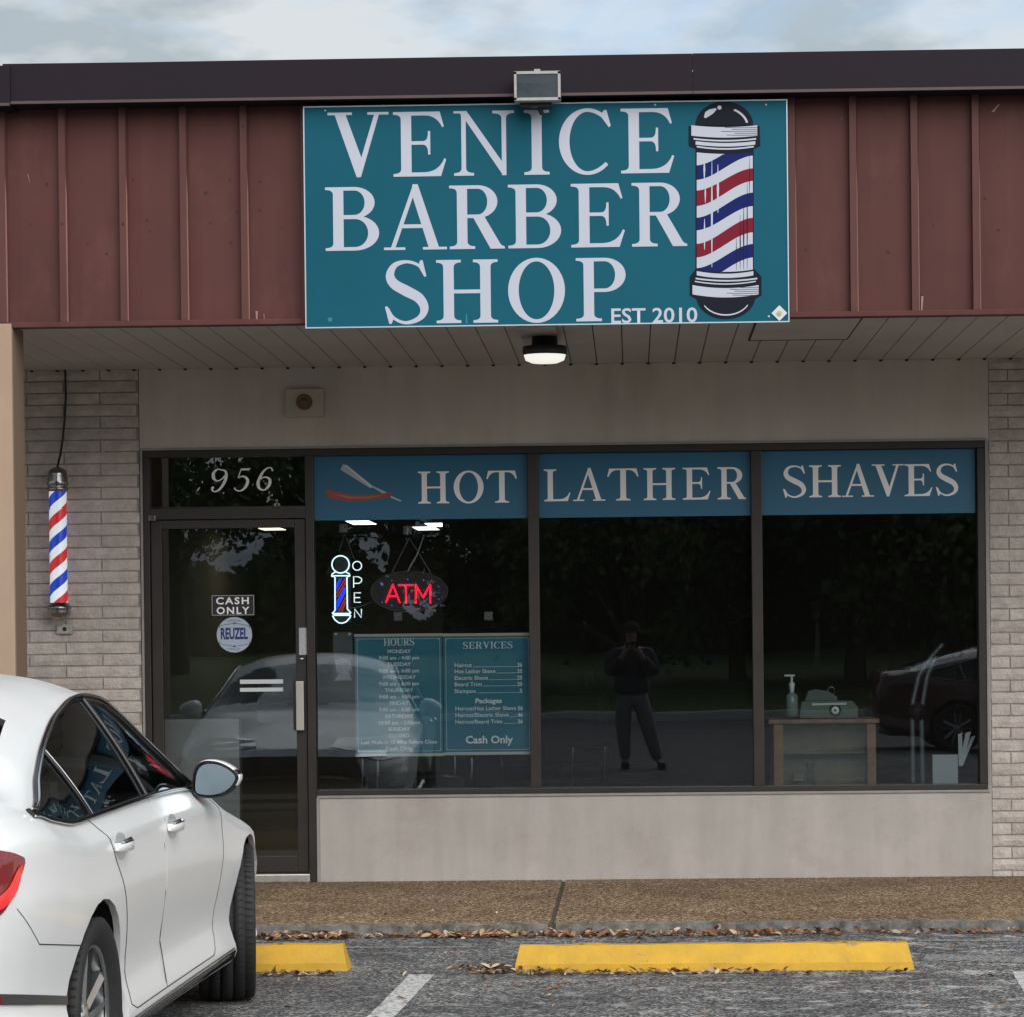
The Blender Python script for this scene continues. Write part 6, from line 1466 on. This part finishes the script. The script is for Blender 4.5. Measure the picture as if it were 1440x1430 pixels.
        for i in range(len(layers)-1):
            for j in range(K):
                up_ = out_[j][1] > 1.0 or i > 2
                mi_.face([rings_[i][j], rings_[i][(j+1) % K], rings_[i+1][(j+1) % K], rings_[i+1][j]], 1 if (i > 2 or (i > 0 and (out_[j][1] > 1.035 or out_[j][0] > 1.04))) else 0, True)
        mi_.face(rings_[-1], 1)
        mi_.prism([(1.86, .955), (1.93, .955), (1.93, .985), (1.86, .985)], .82*sgn, .90*sgn, 0)
        hs = mi_.build('mirror', [M['blackgloss'], paint], None, fixn=True); put(hs); hs.parent = car
        mg = MB(); mg.face([(1.846+.05*(a-cv)+.115*(b-cz), (cv+(a-cv)*.84)*sgn, cz+(b-cz)*.82) for a, b in out_], 0); o = mg.build('mirror_glass', M['mirrorglass'], None); put(o); o.parent = hs
    return car
CARZ = ground_z(10.5)-.0
# rear axle centre: the right side wheel plane passes the pixels of both right wheels
HEAD = R(2.1)
fX, fY = P(345, 1181, 11.98).x, 11.98
dirv = Vector((math.sin(HEAD), math.cos(HEAD), 0)); rt = Vector((math.cos(HEAD), -math.sin(HEAD), 0))
side_ = Vector((-1.725, 9.2, 0))
make_car((side_-rt*.93+Vector((0, 0, ground_z(9.2)))), HEAD, M['carwhite'], 'white four door sedan parked nose in at the left, front wheel turned', 'parked cars', steer=R(11))
# the car park slopes up very slightly under the car
bpy.data.objects['parked_car'].rotation_euler.x = math.atan2(ground_z(12.03)-ground_z(9.2), 2.83)
# ================================================================ WHAT THE GLASS REFLECTS: photographer, trees, cars and lamps behind the camera
make_car((4.35, -5.6, ground_z(-5)), R(92), M['carred'], 'dark red car standing across the car park, mirrored in the right window', 'parked cars', full=False, rimm=[M['blackgloss'], M['rim'], M['black']])
# photographer
def skin(name, pts_, edges, rad, m, parent=None, sub=1):
    me = bpy.data.meshes.new(name); me.from_pydata(pts_, edges, []); o = link(name, me, None)
    md = o.modifiers.new('s', 'SKIN'); md.use_smooth_shade = True; md.branch_smoothing = .6
    for i, r in enumerate(rad): v = o.data.skin_vertices[0].data[i]; v.radius = (r, r) if not isinstance(r, tuple) else r; v.use_root = (i == 0)
    ms = o.modifiers.new('u', 'SUBSURF'); ms.levels = sub; ms.render_levels = sub
    me2 = bpy.data.meshes.new_from_object(o.evaluated_get(bpy.context.evaluated_depsgraph_get())); o.modifiers.clear(); o.data = me2; me2.name = name; me2.materials.append(m)
    for p in me2.polygons: p.use_smooth = True
    if parent: o.parent = parent
    return o
pg = empty('person', (-.02, -.42, ground_z(0)), 'person in dark jacket and grey trousers holding up a phone, mirrored in the middle window', 'person')
MS = mat('skin', (.42, .24, .17), .5); MJ = mat('dark_jacket', (.03, .03, .042), .8, bump=.3, bscale=20, bdist=.01); MT = mat('grey_trousers', (.16, .165, .18), .85, bump=.3, bscale=18, bdist=.01); MC = mat('cap', (.02, .02, .022), .8)
J = {}
pts_ = [(0, 0, .95), (0, 0, 1.12), (0, .01, 1.30), (0, .02, 1.44), (0, .02, 1.53), (0, .03, 1.62), (0, .02, 1.72),
        (-.10, 0, .90), (-.11, .03, .50), (-.09, 0, .10), (-.10, .16, .04),
        (.10, 0, .90), (.20, .06, .50), (.32, .0, .10), (.38, .14, .04),
        (-.19, .01, 1.40), (-.25, .08, 1.15), (-.09, .30, 1.36), (-.05, .34, 1.46),
        (.19, .01, 1.40), (.25, .08, 1.15), (.12, .30, 1.36), (.08, .34, 1.46)]
ed = [(0, 1), (1, 2), (2, 3), (3, 4), (4, 5), (5, 6), (0, 7), (7, 8), (8, 9), (9, 10), (0, 11), (11, 12), (12, 13), (13, 14), (3, 15), (15, 16), (16, 17), (17, 18), (3, 19), (19, 20), (20, 21), (21, 22)]
ra_ = [(.12, .10), (.12, .10), (.16, .12), (.10, .09), .055, (.075, .09), (.07, .085), .085, .06, .04, .045, .085, .06, .04, .045, .055, .045, .032, .036, .055, .045, .032, .036]
# fingers closing round the phone
for hx, s_ in ((18, 1), (22, -1)):
    bx_, by_, bz_ = pts_[hx]
    for k, (dz, ln) in enumerate(((.030, .045), (.010, .05), (-.010, .045), (-.028, .036))):
        i0 = len(pts_); pts_ += [(bx_+.012*s_, by_+.022, bz_+dz), (bx_+(.012+ln*.5)*s_, by_+.042, bz_+dz+.004), (bx_+(.012+ln)*s_, by_+.030, bz_+dz+.006)]; ed += [(hx, i0), (i0, i0+1), (i0+1, i0+2)]; ra_ += [.010, .009, .008]
    i0 = len(pts_); pts_ += [(bx_+.006*s_, by_-.02, bz_+.02), (bx_+.026*s_, by_-.022, bz_+.045)]; ed += [(hx, i0), (i0, i0+1)]; ra_ += [.012, .010]
body_ = skin('body', pts_, ed, ra_, MS, pg)
jk = skin('jacket', [(0, 0, .86), (0, 0, 1.0), (0, 0, 1.15), (0, .01, 1.32), (0, .02, 1.45), (-.20, .01, 1.41), (-.26, .08, 1.14), (-.10, .28, 1.34), (.20, .01, 1.41), (.26, .08, 1.14), (.13, .28, 1.34)], [(0, 1), (1, 2), (2, 3), (3, 4), (3, 5), (5, 6), (6, 7), (3, 8), (8, 9), (9, 10)], [(.25, .18), (.25, .18), (.245, .17), (.23, .155), (.10, .09), .105, .09, .065, .105, .09, .065], MJ, pg)
tr2 = skin('trousers', [(0, 0, 1.02), (0, 0, .90), (-.11, 0, .82), (-.12, .03, .50), (-.10, 0, .10), (.11, 0, .82), (.20, .06, .50), (.32, 0, .10)], [(0, 1), (1, 2), (2, 3), (3, 4), (1, 5), (5, 6), (6, 7)], [(.21, .16), (.20, .16), .135, .105, .07, .135, .105, .07], MT, pg)
mb = MB(); mb.lathe([(.098, 1.66), (.101, 1.70), (.09, 1.76), (.055, 1.79), (.0001, 1.80)], 20, 'z', (0, .02, 0)); mb.prism([(-.08, .09), (-.06, .17), (0, .20), (.06, .17), (.08, .09)], 1.665, 1.675, plane='xy'); mb.build('cap', MC, pg)
for (x, y) in ((-.10, .07), (.36, .07)):
    mb = MB(); mb.box(x-.055, x+.055, y-.14, y+.19, .0, .10, bev=.04); mb.build('shoe', M['black'], pg)
mb = MB(); mb.box(-.075+.015, .075+.015, -.052, -.043, 1.455, 1.53, bev=.003); o = mb.build('phone', M['blackgloss']); o.location = (-.02, 0, ground_z(0)-.0); tag(o, 'black phone held up sideways by the person with the dark jacket', 'phone')

# trees
LF = [mat('leaf_dark', (.075, .12, .035), .6), mat('leaf_mid', (.13, .19, .05), .6), mat('leaf_pale', (.12, .16, .05), .6)]
BK = mat('bark', (.10, .08, .06), .9, var=.4, vscale=8)
def crown_mesh(seed, H, Rr, nl, low):
    rnd = random.Random(seed); cl = []
    for _ in range(26):
        a = rnd.uniform(0, 6.28); r = Rr*math.sqrt(rnd.random()); z = low+(H-low)*rnd.random()**.8; k = 1-abs((z-low)/(H-low)-.45)*1.2; cl.append((r*math.cos(a)*k, r*math.sin(a)*k, z, rnd.uniform(.5, 1.2)))
    mb = MB()
    for _ in range(nl):
        c = rnd.choice(cl); s = c[3]; p = Vector((c[0]+rnd.gauss(0, s*.6), c[1]+rnd.gauss(0, s*.6), c[2]+rnd.gauss(0, s*.45)))
        d = Vector((rnd.gauss(0, 1), rnd.gauss(0, 1), rnd.gauss(0, 1))).normalized(); e = d.cross(Vector((rnd.gauss(0, 1), rnd.gauss(0, 1), rnd.gauss(0, 1)))).normalized(); l_ = rnd.uniform(.06, .15); mb.face([p-d*l_, p+e*l_*.6, p+d*l_, p-e*l_*.6], rnd.choice((0, 0, 1, 1, 2)))
    o = mb.build('crown', LF); me = o.data; bpy.data.objects.remove(o); return me, cl
def trunk_mesh(seed, H, cl, low):
    rnd = random.Random(seed); mb = MB(); top = low+(H-low)*.5
    mb.tube([(0, 0, -.3), (.05, 0, low*.5), (.1, .05, low), (.05, .1, top)], [.26, .20, .17, .08], 8)
    for c in cl[:16]:
        z0 = rnd.uniform(low*.55, low*1.1); mb.tube([(.08, .03, z0), (c[0]*.45, c[1]*.45, z0+(c[2]-z0)*.6), (c[0], c[1], c[2])], [.10, .06, .02], 6)
    o = mb.build('trunk', BK); me = o.data; bpy.data.objects.remove(o); return me
kinds = []
for i, (H, Rr, nl, low) in enumerate(((9, 3.4, 4200, 3.6), (11, 4.6, 26000, 1.2), (8, 4.0, 22000, .8))):
    cm, cl = crown_mesh(40+i, H, Rr, nl, low); kinds.append((cm, trunk_mesh(60+i, H, cl, low)))
tl_ = ['thin open oak', 'tall dense dark tree', 'broad low bushy tree']
spots = [(-21, -34, 0), (-15.5, -41, 0), (-12.5, -44, 0), (-11.5, -38, 0), (-17, -30, 0), (-13.5, -33, 0), (-10.5, -29, 0), (-8, -35, 0), (-5.5, -31, 0), (-2.5, -34, 2), (0, -30, 1), (2.5, -33, 2), (5, -31, 1), (8, -34, 1), (11, -30, 2), (14, -33, 1), (18, -31, 2), (22, -35, 1), (1, -47, 1), (7, -45, 2), (13, -47, 1)]
ordn = 'first second third fourth fifth sixth seventh eighth ninth tenth eleventh twelfth'.split()
for i, (x, y, k) in enumerate(spots):
    z = pch([-70, -50, -40, -32, -26, -22.3], [1.6, 1.25, .9, .45, .15, .08], y)
    o = empty('tree', (x, y, z), '%s, %s of its kind from the left across the car park' % (tl_[k], ordn[sorted(q[0] for q in spots if q[2] == k).index(x)]), 'tree', 'trees across the car park: '+tl_[k])
    o.rotation_euler.z = random.uniform(0, 6.28); s_ = random.uniform(.85, 1.15); o.scale = (s_, s_, s_*(1.0 if k == 0 else 1.05))
    link('trunk', kinds[k][1], o); link('crown', kinds[k][0], o)
# wood behind the lawn that closes the view below the crowns
rnd = random.Random(5); mb = MB()
for _ in range(60000):
    x = rnd.uniform(-45, 45); y = -52+rnd.gauss(0, 1.5); h = 4.6+1.2*math.sin(x*.5)+.9*math.sin(x*1.3+1)+(2.5 if x > -3.5 else (-2.7 if x > -10 else -1.6)); z = .9+h*rnd.random()**1.15; p = Vector((x, y, z)); d = Vector((rnd.gauss(0, 1), rnd.gauss(0, .5), rnd.gauss(0, 1))).normalized(); e = d.cross(Vector((0, 1, .2))).normalized(); l_ = rnd.uniform(.13, .32); mb.face([p-d*l_, p+e*l_*.7, p+d*l_, p-e*l_*.7], rnd.choice((0, 0, 1)))
tag(mb.build('wood', LF), 'dark thicket closing the view behind the lawn across the car park', 'thicket', kind='stuff')
# car park lamp and a low house behind the trees
for (x, y, h, lb) in ((10.5, -24, 4.2, 'tall street lamp at the lawn edge farther right in the mirrored view'), (4.6, -38, 4.2, 'street lamp on the lawn nearer the middle of the mirrored view')):
    o = empty('street_lamp', (x, y, 0), lb, 'street lamp', 'street lamps across the car park'); mb = MB(); mb.tube([(0, 0, 0), (0, 0, h)], [.07, .05], 10); mb.build('post', M['alu'], o)
    mb = MB(); mb.tube([(0, 0, h-.02), (-.5, 0, h+.05)], .03, 8); mb.box(-.9, -.45, -.1, .1, h+.02, h+.1, bev=.03); mb.build('lamp_head', M['alu'], o)
